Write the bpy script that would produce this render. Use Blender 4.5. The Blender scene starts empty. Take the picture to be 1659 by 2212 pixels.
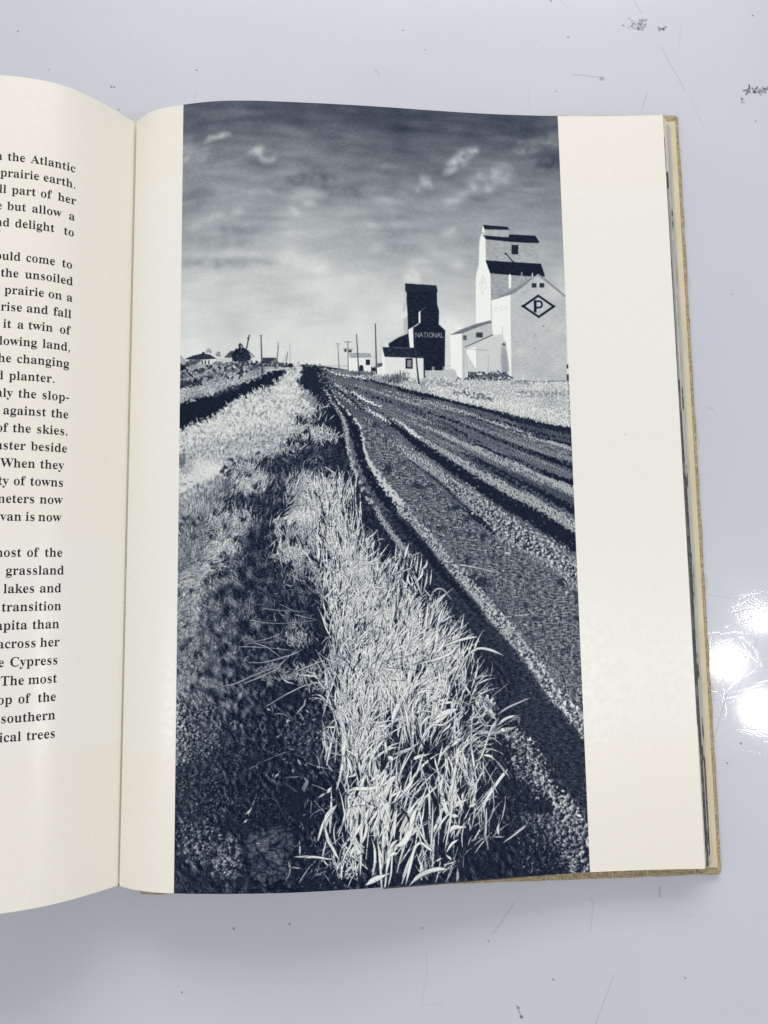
import bpy, bmesh, math
import numpy as np
from mathutils import Vector
from mathutils.geometry import tessellate_polygon

# ---------------------------------------------------------------- camera, light, exposure
scene = bpy.context.scene
col = scene.collection
cam_data = bpy.data.cameras.new('camera'); cam = bpy.data.objects.new('camera', cam_data); col.objects.link(cam)
cam.location = (0.10206631, -0.04439391, 0.32310910)
cam.rotation_euler = (0.0982449, -0.0004354, -0.0170324)
cam_data.sensor_fit = 'VERTICAL'; cam_data.sensor_height = 36.0; cam_data.lens = 36.0 * 1661 / 2212
cam_data.clip_start = .01; cam_data.clip_end = 20
scene.camera = cam

world = bpy.data.worlds.new('World'); scene.world = world; world.use_nodes = True
world.node_tree.nodes['Background'].inputs[0].default_value = (.93, .96, 1.0, 1)
world.node_tree.nodes['Background'].inputs[1].default_value = .60

def lamp(name, loc, target, size, watts, colour, shape='DISK', size_y=None):
    d = bpy.data.lights.new(name, 'AREA'); d.shape = shape; d.size = size
    if size_y: d.size_y = size_y
    d.energy = watts; d.color = colour
    o = bpy.data.objects.new(name, d); col.objects.link(o); o.location = loc
    o.rotation_euler = (Vector(target) - Vector(loc)).to_track_quat('-Z', 'Y').to_euler()
    return o
AIM = (.1, 0, 0)
lamp('window_light', (.22, 1.9, 1.35), (.12, .05, 0), 1.7, 31, (1, .985, .96), 'RECTANGLE', .8)
lamp('ceiling_lamp', (.945, -.241, 1.6), AIM, .072, 1.35, (1, .98, .95))
lamp('ceiling_lamp', (1.032, -.135, 1.6), AIM, .052, .7, (1, .98, .95))
lamp('ceiling_lamp', (1.023, -.360, 1.6), AIM, .082, 1.7, (1, .98, .95))
lamp('ceiling_lamp', (-1.0, -.32, 1.6), AIM, .085, 2.4, (1, .98, .95))
vs = scene.view_settings
vs.view_transform = 'Standard'; vs.look = 'None'; vs.exposure = 0; vs.gamma = 1; vs.use_curve_mapping = False

# ---------------------------------------------------------------- helpers
def link(name, mesh, mat=None, parent=None):
    o = bpy.data.objects.new(name, mesh); col.objects.link(o)
    if mat: mesh.materials.append(mat)
    if parent: o.parent = parent
    return o
def mesh_from(name, verts, faces, smooth=False):
    m = bpy.data.meshes.new(name); m.from_pydata([tuple(map(float, v)) for v in verts], [], faces); m.update()
    if smooth: m.polygons.foreach_set('use_smooth', [True] * len(m.polygons))
    return m
class NT:
    def __init__(self, name):
        self.m = bpy.data.materials.new(name); self.m.use_nodes = True; self.t = self.m.node_tree
        self.p = self.t.nodes['Principled BSDF']
    def n(self, kind, **kw):
        x = self.t.nodes.new(kind)
        for k, v in kw.items():
            if k.startswith('i_'): x.inputs[int(k[2:]) if k[2:].isdigit() else k[2:].replace('_', ' ')].default_value = v
            else: setattr(x, k, v)
        return x
    def l(self, a, b): self.t.links.new(a, b)
    def mix(self, fac, a, b, mode='MIX'):
        x = self.n('ShaderNodeMix', data_type='RGBA', blend_type=mode)
        for s, v in ((x.inputs[0], fac), (x.inputs[6], a), (x.inputs[7], b)):
            if hasattr(v, 'is_linked'): self.l(v, s)
            else: s.default_value = v if not isinstance(v, tuple) or len(v) == 4 else v + (1,)
        return x.outputs[2]
    def ramp(self, src, a, b, lo=0., hi=1.):
        x = self.n('ShaderNodeMapRange'); self.l(src, x.inputs[0])
        for i, v in zip((1, 2, 3, 4), (a, b, lo, hi)): x.inputs[i].default_value = v
        return x.outputs[0]
    def noise(self, scale, detail=3, rough=.55, vec=None, stretch=None):
        x = self.n('ShaderNodeTexNoise', i_Scale=scale, i_Detail=detail, i_Roughness=rough)
        if vec is None:
            vec = self.n('ShaderNodeTexCoord').outputs['Object']
        if stretch:
            mp = self.n('ShaderNodeMapping'); mp.inputs['Scale'].default_value = stretch; self.l(vec, mp.inputs[0]); vec = mp.outputs[0]
        self.l(vec, x.inputs['Vector']); return x.outputs['Fac']
    def bump(self, h, strength, dist):
        b = self.n('ShaderNodeBump', i_Strength=strength, i_Distance=dist); self.l(h, b.inputs['Height']); self.l(b.outputs[0], self.p.inputs['Normal']); return b

# ---------------------------------------------------------------- shape of the open pages
H, W = .31, .2249                                     # leaf height, width of the lying right page
XK = np.array([-.11, -.09, -.06, -.035, -.015, 0, .006, .02, .035, .06, .1, .15, .19, .24])
ZT = np.array([.038809, .033852, .044348, .043524, .033341, .013078, .018405, .023736, .026110, .025617, .021423, .014852, .012305, .012484])
ZB = np.array([.038929, .033388, .046297, .044158, .034203, .019418, .022989, .027253, .028641, .029217, .025452, .017854, .013377, .012894])
def spline(xk, yk, x):
    n = len(xk); h = np.diff(xk); A = np.zeros((n, n)); b = np.zeros(n); A[0, 0] = A[-1, -1] = 1
    for i in range(1, n - 1):
        A[i, i - 1] = h[i - 1]; A[i, i] = 2 * (h[i - 1] + h[i]); A[i, i + 1] = h[i]
        b[i] = 6 * ((yk[i + 1] - yk[i]) / h[i] - (yk[i] - yk[i - 1]) / h[i - 1])
    m = np.linalg.solve(A, b); j = np.clip(np.searchsorted(xk, x) - 1, 0, n - 2); t = x - xk[j]; u = xk[j + 1] - x
    return (m[j] * u**3 + m[j + 1] * t**3) / (6 * h[j]) + (yk[j] / h[j] - m[j] * h[j] / 6) * u + (yk[j + 1] / h[j] - m[j + 1] * h[j] / 6) * t
XL0, XL1 = -.064, -.222                               # beyond the hump the left page falls to its fore-edge
def profile(zk, x):
    x = np.asarray(x, float)
    l = spline(XK[:6], zk[:6], np.clip(x, XL0, 0)); r = spline(XK[5:], zk[5:], np.clip(x, 0, None))
    z0 = spline(XK[:6], zk[:6], np.array([XL0]))[0]; s0 = (z0 - spline(XK[:6], zk[:6], np.array([XL0 + 1e-4]))[0]) / -1e-4
    d = XL1 - XL0; t = np.clip((x - XL0) / d, 0, 1)
    far = (2 * t**3 - 3 * t**2 + 1) * z0 + (t**3 - 2 * t**2 + t) * d * s0 * .6 + (3 * t**2 - 2 * t**3) * .030 + (t**3 - t**2) * d * .10
    return np.where(x < XL0, far, np.where(x < 0, l, r))
def height(x, y):
    t = np.asarray(y) / H + .5
    return profile(ZB, x) * (1 - t) + profile(ZT, x) * t
_X = np.linspace(-.222, .24, 9001); _Z = (profile(ZT, _X) + profile(ZB, _X)) / 2
_S = np.concatenate([[0], np.cumsum(np.hypot(np.diff(_X), np.diff(_Z)))]); _S -= np.interp(0, _X, _S)
def on_page(s, y, lift=0.):
    """arc length from the gutter, height on the page -> point in space, lifted along the paper's normal"""
    s = np.asarray(s, float); y = np.asarray(y, float)
    x = np.interp(s, _S, _X); e = 2e-4
    dz = (height(x + e, y) - height(x - e, y)) / (2 * e); k = lift / np.sqrt(1 + dz**2)
    return np.stack([x - dz * k, y + 0 * x, height(x, y) + k], -1)
def sheet(name, s0, s1, y0, y1, ns, ny, lift, mat, parent, thick=0., smooth=True, wob=0.):
    S, Y = np.meshgrid(np.linspace(s0, s1, ns), np.linspace(y0, y1, ny))
    P = on_page(S.ravel(), Y.ravel(), lift).reshape(ny, ns, 3)
    if wob: P[..., 0] += wob * np.sin(Y * 37 + 1) * (np.abs(S - s0) < 1e-9) 
    faces = [(j * ns + i, j * ns + i + 1, (j + 1) * ns + i + 1, (j + 1) * ns + i) for j in range(ny - 1) for i in range(ns - 1)]
    m = mesh_from(name, P.reshape(-1, 3), faces, smooth)
    uv = m.uv_layers.new(name='UVMap'); U = (S.ravel() - s0) / (s1 - s0); V = (Y.ravel() - y0) / (y1 - y0)
    li = np.array([l.vertex_index for l in m.loops]); uv.data.foreach_set('uv', np.stack([U[li], V[li]], 1).ravel())
    o = link(name, m, mat, parent)
    if thick:
        mod = o.modifiers.new('thickness', 'SOLIDIFY'); mod.thickness = thick; mod.offset = -1; es = o.modifiers.new('crisp_edge', 'EDGE_SPLIT'); es.split_angle = math.radians(40)
    return o
GLYPHS = {
 'a': (344, ['255,-17 229,-12 214,6 200,28 165,5 131,-11 95,-16 67,-10 45,6 32,32 27,63 32,93 45,120 67,142 101,161 145,179 204,194 206,241 202,264 192,278 173,286 147,289 112,284 97,274 107,259 116,232 113,212 105,197 93,187 77,184 61,187 50,198 42,215 40,237 44,261 55,283 73,301 97,314 117,320 138,324 162,325 204,322 236,313 259,297 274,275 283,246 286,210 286,63 288,42 305,41 319,48 323,25 302,1 279,-13', '151,41 178,47 206,64 205,166 150,146 121,120 111,83 115,58 129,45']),
 'b': (361, ['50,-12 50,388 42,425 13,434 9,462 133,459 131,280 166,306 192,321 221,325 242,323 262,316 280,305 296,289 309,270 320,248 328,223 333,196 335,166 333,132 327,101 316,72 303,47 286,25 266,7 243,-6 219,-14 192,-17 164,-13 137,1 103,21 49,-17', '182,21 207,24 226,34 238,52 246,79 251,115 252,160 251,197 246,226 237,247 216,267 184,273 152,264 138,254 131,242 131,69 137,41 154,26']),
 'c': (293, ['155,-17 132,-15 111,-7 91,5 72,21 57,41 44,65 34,91 28,119 26,150 29,182 35,212 46,240 61,265 79,286 99,303 123,316 148,323 175,326 203,324 227,316 246,303 264,278 270,246 268,226 261,210 251,200 237,197 218,203 207,222 203,250 204,262 204,270 195,285 168,290 133,280 112,246 105,187 108,143 117,108 131,80 151,61 176,49 204,45 230,49 254,59 273,79 278,58 244,16 203,-9']),
 'd': (370, ['139,-17 119,-15 99,-7 82,5 66,21 52,41 41,64 33,89 28,117 26,147 28,181 34,212 42,240 54,265 69,286 85,303 104,315 124,323 145,325 173,321 197,307 230,282 230,401 227,416 215,424 180,433 177,462 312,458 312,75 318,43 332,39 348,32 350,4 314,1 270,-5 227,-16 228,34 197,6 171,-11', '171,35 189,38 206,47 221,60 230,76 230,242 223,254 210,263 174,274 143,267 124,247 116,224 112,192 111,153 112,115 116,84 123,62 142,41']),
 'e': (301, ['154,-17 130,-15 108,-7 89,5 71,21 56,41 43,66 34,93 28,124 26,157 28,188 34,217 44,244 57,267 72,287 91,303 111,316 133,323 157,325 191,321 220,307 244,285 261,254 272,217 276,174 282,159 114,159 120,99 150,62 199,49 227,54 253,67 272,93 278,72 258,38 236,14 211,-3 184,-14', '115,199 203,199 208,214 200,275 185,286 160,290 131,282 114,254 109,203']),
 'f': (214, ['15,-7 19,21 43,28 56,37 59,73 59,275 21,272 21,315 58,315 59,354 63,388 73,417 89,441 112,458 140,468 174,472 199,470 219,463 235,451 251,428 256,400 254,378 247,362 237,352 225,348 199,359 194,374 192,392 199,422 202,429 204,431 197,435 180,436 160,434 147,428 141,390 142,314 200,316 200,271 141,275 141,65 143,42 153,31 172,25 195,22 199,-7']),
 'g': (327, ['146,-147 107,-145 75,-139 51,-127 28,-104 21,-75 26,-51 42,-32 75,-24 48,-15 35,6 31,30 35,56 48,79 61,92 81,105 108,107 62,129 37,166 29,212 33,244 46,271 57,287 73,301 90,311 111,319 133,324 157,325 182,324 207,319 233,311 314,311 313,262 265,262 275,251 282,228 284,203 281,174 270,147 253,125 230,109 213,102 193,97 172,96 157,96 140,97 109,88 97,81 94,73 107,61 140,56 175,56 258,47 281,35 297,17 306,-7 309,-37 304,-69 291,-97 269,-119 237,-135 196,-144', '157,131 181,135 197,149 202,164 205,185 206,211 205,237 202,258 197,273 181,286 157,290 133,286 118,273 112,258 108,237 107,211 108,185 112,164 118,149 133,135', '161,-109 219,-104 257,-89 270,-65 266,-54 251,-48 205,-41 96,-41 73,-55 66,-73 73,-85 91,-98 109,-104 132,-108']),
 'h': (381, ['19,-7 23,21 50,30 59,56 59,399 52,426 38,430 24,435 20,462 142,459 141,268 179,301 209,319 243,325 288,312 314,274 323,212 323,56 331,29 345,25 358,21 363,-7 203,-7 209,18 209,23 234,30 242,56 242,217 236,256 223,262 203,264 180,261 160,250 141,234 141,56 148,29 161,25 175,21 179,-7']),
 'i': (198, ['101,355 84,359 70,371 60,390 57,412 60,435 70,454 84,466 101,470 118,466 132,454 141,435 144,412 141,390 131,371 117,359', '19,-7 23,21 51,30 59,56 59,252 52,280 25,289 22,317 142,313 141,56 149,31 175,21 179,-7']),
 'k': (359, ['18,-7 22,21 51,30 59,56 59,397 54,427 40,430 25,435 22,462 141,458 141,171 232,253 246,267 251,277 238,283 210,287 212,292 206,317 344,317 341,288 318,282 293,272 270,255 216,211 340,38 356,27 371,20 375,-7 212,-7 217,19 218,23 238,26 246,31 238,45 168,142 141,133 141,56 149,31 175,21 179,-7']),
 'l': (199, ['19,-7 23,21 51,30 59,56 59,397 54,427 40,430 25,434 21,462 142,457 141,56 149,31 175,21 179,-7']),
 'm': (554, ['19,-7 23,21 50,30 59,56 59,253 52,281 38,285 24,290 20,317 144,317 143,271 178,300 206,319 237,325 274,319 299,298 320,268 353,298 383,319 417,325 462,312 488,273 497,212 497,56 504,29 517,25 531,21 535,-7 378,-7 383,21 396,25 409,29 417,56 417,217 410,256 397,262 377,264 356,261 336,251 317,237 317,56 324,29 338,25 351,21 355,-7 200,-7 205,21 218,25 231,29 239,56 239,217 232,256 219,262 199,264 177,261 157,250 139,235 139,56 146,29 159,26 172,21 177,-7']),
 'n': (381, ['19,-7 23,21 50,30 59,56 59,253 52,281 38,285 24,290 20,317 146,317 144,273 179,301 209,319 243,325 288,312 314,274 323,212 323,56 331,29 345,25 358,21 363,-7 203,-7 209,18 209,23 234,30 242,56 242,217 236,256 223,262 203,264 180,261 160,250 141,234 141,56 148,29 161,25 175,21 179,-7']),
 'o': (336, ['169,-17 141,-15 117,-7 94,5 74,22 57,43 44,67 34,94 28,123 26,154 28,185 34,215 44,242 57,266 74,286 94,303 117,315 141,323 168,325 195,323 219,316 241,303 261,287 278,267 292,243 302,216 308,186 310,154 308,122 302,92 292,65 278,41 261,21 242,5 220,-7 195,-15', '169,18 197,24 215,41 224,82 227,154 225,206 221,244 214,268 196,286 169,292 140,286 122,268 115,244 111,206 110,155 113,82 122,42 140,24']),
 'p': (371, ['18,-146 22,-119 44,-111 57,-99 59,-64 59,243 52,279 24,290 20,317 141,317 139,268 171,299 198,319 231,326 252,324 271,316 289,304 304,287 317,267 328,244 336,218 341,190 343,160 341,128 336,97 328,70 317,45 303,24 287,6 269,-7 249,-14 227,-17 199,-12 174,3 141,30 141,-58 145,-97 164,-111 193,-117 197,-146', '196,35 226,42 245,62 253,85 258,116 260,154 258,191 254,222 247,245 229,265 199,271 176,267 157,254 141,235 141,69 154,50 173,39']),
 'q': (364, ['175,-146 178,-117 217,-107 228,-100 231,-83 230,27 196,2 171,-12 141,-16 120,-14 101,-7 83,4 67,20 53,39 42,61 34,87 29,114 27,144 29,177 36,209 46,237 60,263 77,285 97,302 119,315 144,323 170,326 198,322 225,308 259,288 313,326 313,321 313,-83 320,-111 334,-114 349,-118 353,-146', '179,37 211,46 224,55 231,67 231,241 225,268 208,283 179,288 146,281 125,258 116,233 111,199 110,156 111,117 116,86 125,64 146,43']),
 'r': (287, ['19,-7 23,21 51,30 59,56 59,252 52,281 25,289 22,317 143,317 139,254 164,276 177,293 191,307 213,321 233,325 255,321 270,309 279,290 282,266 280,246 273,230 262,219 249,215 226,225 211,245 190,253 171,250 156,238 146,218 142,192 142,56 145,39 156,32 194,22 197,-7']),
 's': (288, ['151,-17 133,-15 113,-10 89,-1 73,2 55,-1 48,-15 43,-10 43,106 48,110 54,82 66,61 82,44 109,27 140,22 164,24 183,32 195,43 199,58 189,80 159,99 110,123 89,136 73,150 60,165 48,191 44,220 47,249 55,274 70,296 89,313 113,323 141,326 165,323 197,314 205,313 214,312 227,314 234,325 237,320 237,221 233,217 226,241 215,258 201,272 177,285 149,289 128,287 112,280 101,271 98,260 110,237 143,218 188,196 208,184 224,170 236,155 247,129 250,95 247,63 238,36 223,13 203,-4 179,-14']),
 't': (228, ['123,-16 101,-14 83,-7 71,6 63,23 57,45 55,71 55,278 24,273 26,304 93,374 134,429 137,425 138,314 204,317 204,272 138,277 137,82 143,53 153,49 169,47 194,54 209,81 215,65 192,19 162,-7']),
 'u': (375, ['131,-17 105,-14 85,-4 71,13 61,36 55,64 53,97 53,248 46,280 32,284 17,289 12,317 136,314 135,74 145,49 159,45 177,43 209,49 235,67 235,248 227,281 212,285 194,289 190,317 318,314 317,70 326,44 355,35 357,6 320,3 275,-4 233,-16 234,36 205,14 183,-3 158,-14']),
 'v': (306, ['149,-13 45,245 28,277 15,284 3,289 -2,317 163,317 158,291 155,287 132,284 122,274 124,270 184,129 242,255 248,271 235,283 208,289 205,317 304,317 299,291 285,283 272,275 253,240 153,-13']),
 'w': (435, ['129,-13 23,262 11,280 -5,290 -10,317 138,317 133,289 115,283 107,275 109,267 113,255 165,134 218,237 207,263 194,283 173,290 169,317 322,317 318,289 299,283 289,274 289,270 291,264 335,148 389,258 394,275 384,283 361,290 357,317 444,317 440,290 420,280 405,255 298,-13 295,-13 223,190 133,-13']),
 'y': (300, ['52,-147 31,-143 15,-130 4,-110 0,-84 3,-65 10,-48 21,-37 35,-33 60,-43 65,-58 68,-75 67,-82 67,-86 72,-91 87,-92 103,-87 120,-70 136,-42 147,-7 43,248 31,272 19,282 -1,287 2,293 -4,317 161,317 157,288 132,283 122,273 123,268 126,259 184,126 237,243 243,261 245,272 233,283 207,288 204,317 298,317 294,290 283,284 271,277 253,240 155,-27 123,-99 108,-122 93,-137']),
 'A': (437, ['-8,-7 -3,23 12,28 29,34 55,77 213,469 218,468 378,89 405,38 422,28 438,23 443,-7 230,-7 233,24 261,28 282,35 290,45 279,79 255,126 101,126 72,68 69,58 68,51 83,32 122,25 121,20 127,-7', '107,163 248,163 177,312']),
 'W': (611, ['177,-13 39,391 21,423 5,429 -10,434 -15,462 180,462 176,433 147,425 136,421 133,411 141,375 222,160 308,354 293,397 284,415 270,423 233,433 230,462 439,462 435,433 401,426 386,411 392,388 473,173 547,371 556,407 552,418 541,424 507,433 504,462 623,462 618,434 603,426 588,417 568,377 439,-13 434,-13 316,302 184,-14']),
 'T': (423, ['93,-7 96,23 124,28 147,36 159,52 163,81 163,433 149,426 115,423 85,414 60,398 41,377 29,350 23,314 18,317 13,462 408,462 403,316 400,313 392,357 374,387 347,409 312,422 269,426 256,433 256,81 260,51 271,35 294,27 324,23 327,-7']),
 'C': (468, ['257,-18 215,-14 176,-4 141,14 110,37 83,67 62,101 46,140 36,182 33,228 36,274 46,316 62,354 84,388 111,417 142,441 178,458 217,469 259,472 290,469 326,461 365,447 388,442 413,448 423,471 430,466 430,308 425,304 409,344 387,376 361,402 331,421 300,432 265,436 219,428 182,404 157,363 142,303 137,226 142,154 159,99 187,61 227,38 278,30 306,33 334,40 361,51 388,66 412,86 430,113 440,87 413,48 380,19 343,-1 302,-14']),
 '.': (180, ['89,-16 64,-5 58,13 55,36 58,60 64,77 89,88 116,77 122,60 125,36 122,13 115,-5']),
 ',': (180, ['34,-89 54,-1 66,83 123,85 122,69 97,-10 66,-91']),
 '-': (216, ['29,147 29,213 187,213 187,147']),
}
LINES = [
    (1, ('in', -55.46), ('the', -49.65), ('Atlantic', -41.24)),
    (2, ('prairie', -52.09), ('earth.', -36.65)),
    (3, ('all', -54.75), ('part', -47.78), ('of', -37.47), ('her', -31.24)),
    (4, ('be', -55.61), ('but', -49.21), ('allow', -40.4), ('a', -27.07)),
    (5, ('and', -55.72), ('delight', -46.25), ('to', -28.77)),
    (7, ('would', -55.87), ('come', -41.99), ('to', -29.15)),
    (8, ('the', -50.68), ('unsoiled', -42.13)),
    (9, ('prairie', -49.18), ('on', -33.76), ('a', -27.18)),
    (10, ('rise', -50.26), ('and', -41.3), ('fall', -31.82)),
    (11, ('it', -49.26), ('a', -44.31), ('twin', -40.48), ('of', -29.38)),
    (12, ('flowing', -51.91), ('land,', -35.37)),
    (13, ('the', -52.26), ('changing', -44.1)),
    (14, ('and', -56.07), ('planter.', -46.6)),
    (15, ('only', -53.59), ('the', -43.26), ('slop-', -35.05)),
    (16, ('against', -48.26), ('the', -31.7)),
    (17, ('of', -50.38), ('the', -44.77), ('skies.', -36.62)),
    (18, ('cluster', -54.03), ('beside', -38.34)),
    (19, ('When', -48.44), ('they', -35.04)),
    (20, ('city', -52.63), ('of', -43.9), ('towns', -38.31)),
    (21, ('meters', -50.28), ('now', -34.87)),
    (22, ('van', -47.99), ('is', -39.52), ('now', -35.18)),
    (24, ('most', -50.39), ('of', -38.71), ('the', -32.67)),
    (25, ('the', -53.72), ('grassland', -45.56)),
    (26, ('lakes', -46.13), ('and', -34.07)),
    (27, ('transition', -46.54)),
    (28, ('capita', -50.32), ('than', -36.2)),
    (29, ('across', -47.6), ('her', -33.43)),
    (30, ('the', -51.41), ('Cypress', -43.25)),
    (31, ('The', -46.05), ('most', -37.06)),
    (32, ('top', -48.53), ('of', -40.19), ('the', -33.71)),
    (33, ('southern', -45.66)),
    (34, ('typical', -52.37), ('trees', -37.15))]
# ---------------------------------------------------------------- printed picture
# One ink tone per point of the printed plate, composed in page space (CW x CH).
CW, CH = 1045, 2054
PU = [0.50849, -0.017145, 0.0010239, -5.7829e-05, 2.3126e-06, -5.9992e-08, -9.4898e-08, 0.52385, -0.032365, 0.0017376, -6.8335e-05, 3.8986e-06, -8.0653e-07, 0.022509, -0.0034349, -8.5264e-05, 4.8583e-05, -7.4232e-07, 0.00050215, 0.0064329, -0.00029015, 2.9784e-06, -0.0084759, 0.0036321, -0.00034021, 0.0036284, -0.0039954, -0.0018629]
PV = [0.52965, 0.50868, -0.030261, 0.001732, -9.0712e-05, 4.3609e-06, -3.8998e-07, 0.00048242, 0.019044, -0.0024709, 3.8465e-05, 3.5637e-05, -2.1494e-06, -0.0021817, 0.0041768, 0.003753, -0.00036483, 2.7789e-05, 0.00035255, -0.0063096, 0.0026687, -0.00037463, 0.0029299, 0.0016176, -0.0022611, 0.0013333, -0.0022315, -0.0021509]
EXPO = [(i, j) for i in range(7) for j in range(7 - i)]
def plate(pts):
    """measured reference point -> plate pixel (flattens the curled page)"""
    p = np.asarray(pts, float).reshape(-1, 2)
    X = (p[:, 0] - 830) / 450; Y = (p[:, 1] - 1075) / 860
    u = sum(c * X**i * Y**j for c, (i, j) in zip(PU, EXPO))
    w = sum(c * X**i * Y**j for c, (i, j) in zip(PV, EXPO))
    return np.stack([u * CW, w * CH], 1)
K = 1.25                                        # plate pixels per measuring unit
TA = (814.1, 449.8); TB = (384.0, 680.3); TC = (603.5, 680.3); TD = (855.8, 768.0)
SA = (373.0, 208.5); SB = (787.8, 208.5)
GA = (373.0, 1091.7); GB = (713.2, 1091.7); GC = (877.8, 1091.7)
GD = (373.0, 1503.2); GE = (658.3, 1503.2); GF = (877.8, 1503.2)
def T(o, pts): return [(o[0] + x / 4, o[1] + y / 4) for x, y in pts]

def make_plate():
    rs = np.random.RandomState(7)
    L = np.full((CH, CW), .16, np.float32)
    fy = np.fft.fftfreq(CH)[:, None]; fx = np.fft.rfftfreq(CW)[None, :]
    def noise(size, ax=1., ay=1., beta=0.):
        """band-limited noise, feature size in plate pixels, unit deviation"""
        F = np.fft.rfft2(rs.randn(CH, CW))
        f = np.sqrt((fx * ax)**2 + (fy * ay)**2) * size
        n = np.fft.irfft2(F * np.exp(-(f - .55)**2 / .12) if beta == 0 else F * np.exp(-f**2 * 2), (CH, CW))
        return (n / n.std()).astype(np.float32)
    def rugged(size):
        """broken ground: every scale from `size` down, like crumbled earth"""
        F = np.fft.rfft2(rs.randn(CH, CW)); f = np.sqrt(fx**2 + fy**2) * size
        n = np.fft.irfft2(F * np.exp(-(.5 / (f + 1e-6))**3) * (f + .2)**-1.75, (CH, CW))
        return (n / n.std()).astype(np.float32)
    yy, xx = np.mgrid[0:CH, 0:CW].astype(np.float32)
    def blur(a, r):
        r = int(max(1, round(r)))
        for axis in (0, 1):
            for _ in range(2):
                pad = [(0, 0), (0, 0)]; pad[axis] = (r + 1, r)
                c = np.cumsum(np.pad(a, pad, mode='edge'), axis=axis, dtype=np.float64)
                n = a.shape[axis]
                a = ((np.take(c, range(2 * r + 1, 2 * r + 1 + n), axis) - np.take(c, range(0, n), axis)) / (2 * r + 1)).astype(np.float32)
        return a
    def inside(pts, aa=3):
        """anti-aliased polygon coverage; returns (slices, mask)"""
        P = plate(pts)
        x0 = max(0, int(P[:, 0].min()) - 1); x1 = min(CW, int(P[:, 0].max()) + 2)
        y0 = max(0, int(P[:, 1].min()) - 1); y1 = min(CH, int(P[:, 1].max()) + 2)
        if x1 <= x0 or y1 <= y0: return (slice(0, 0), slice(0, 0)), np.zeros((0, 0), np.float32)
        gx = x0 + (np.arange((x1 - x0) * aa) + .5) / aa
        out = np.zeros(((y1 - y0) * aa, len(gx)), np.float32)
        A = P; B = np.roll(P, -1, 0)
        for r in range(len(out)):
            y = y0 + (r + .5) / aa
            k = (A[:, 1] > y) != (B[:, 1] > y)
            if k.any():
                xs = np.sort(A[k, 0] + (y - A[k, 1]) * (B[k, 0] - A[k, 0]) / (B[k, 1] - A[k, 1]))
                out[r] = np.searchsorted(xs, gx) % 2
        m = out.reshape(y1 - y0, aa, x1 - x0, aa).mean((1, 3))
        return (slice(y0, y1), slice(x0, x1)), m
    def fill(pts, tone, a=1., tex=None, amp=0.):
        sl, m = inside(pts); m = m * a
        t = tone if tex is None else tone + amp * tex[sl]
        L[sl] = L[sl] * (1 - m) + t * m
    def region(pts, feather=6, rough=None, amp=.25):
        sl, m = inside(pts, 1)
        M = np.zeros((CH, CW), np.float32); M[sl] = m
        M = blur(M, feather)
        if rough is not None: M = M + amp * rough * (M > .02) * (M < .98)
        return np.clip((M - .3) / .4, 0, 1)
    def mix(M, t):
        np.copyto(L, L * (1 - M) + t * M)
    def curve(pts, n=8):
        """Catmull-Rom through plate points"""
        P = np.asarray(pts, float)
        if len(P) < 3:
            t = np.linspace(0, 1, n * 2)[:, None]; return P[0] * (1 - t) + P[-1] * t
        Q = np.vstack([2 * P[0] - P[1], P, 2 * P[-1] - P[-2]]); out = []
        for i in range(1, len(Q) - 2):
            t = np.linspace(0, 1, n, endpoint=False)[:, None]
            a, b, c, d = Q[i - 1], Q[i], Q[i + 1], Q[i + 2]
            out.append(.5 * (2 * b + (c - a) * t + (2 * a - 5 * b + 4 * c - d) * t**2 + (3 * b - a - 3 * c + d) * t**3))
        return np.vstack(out + [P[-1:]])
    def band(pts, w, n=10):
        """closed outline of a ribbon with the widths w (measuring units)"""
        C = curve(plate(pts), n); W = np.interp(np.linspace(0, 1, len(C)), np.linspace(0, 1, len(w)), w) * K / 2
        d = np.gradient(C, axis=0); d /= np.hypot(d[:, 0], d[:, 1])[:, None] + 1e-9
        N = np.stack([-d[:, 1], d[:, 0]], 1) * W[:, None]
        return C, W, N
    def ribbon(pts, w, feather=1.5, rough=None, amp=.3):
        """soft mask of a ribbon"""
        C, W, N = band(pts, w)
        M = np.zeros((CH, CW), np.float32)
        for i in range(len(C) - 1):
            q = np.array([C[i] + N[i], C[i + 1] + N[i + 1], C[i + 1] - N[i + 1], C[i] - N[i]])
            x0 = max(0, int(q[:, 0].min())); x1 = min(CW, int(q[:, 0].max()) + 2)
            y0 = max(0, int(q[:, 1].min())); y1 = min(CH, int(q[:, 1].max()) + 2)
            if x1 <= x0 or y1 <= y0: continue
            gx = xx[y0:y1, x0:x1]; gy = yy[y0:y1, x0:x1]
            d = C[i + 1] - C[i]; l2 = (d**2).sum() + 1e-9
            t = np.clip(((gx - C[i, 0]) * d[0] + (gy - C[i, 1]) * d[1]) / l2, 0, 1)
            dist = np.hypot(gx - C[i, 0] - t * d[0], gy - C[i, 1] - t * d[1])
            w_ = W[i] * (1 - t) + W[i + 1] * t
            M[y0:y1, x0:x1] = np.maximum(M[y0:y1, x0:x1], np.clip((w_ - dist) / feather + .5, 0, 1))
        if rough is not None:
            B = blur(M, max(2, np.mean(w) * K * .12))
            M = np.clip((B + amp * rough * (B > .01) - .32) / .36, 0, 1)
        return M
    def line(o, pts, w, tone, a=1.):
        P = T(o, pts); w = w if isinstance(w, (list, tuple)) else [w]
        M = ribbon(P, [k / 4 for k in w], 1.0)
        mix(M * a, tone)
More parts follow.
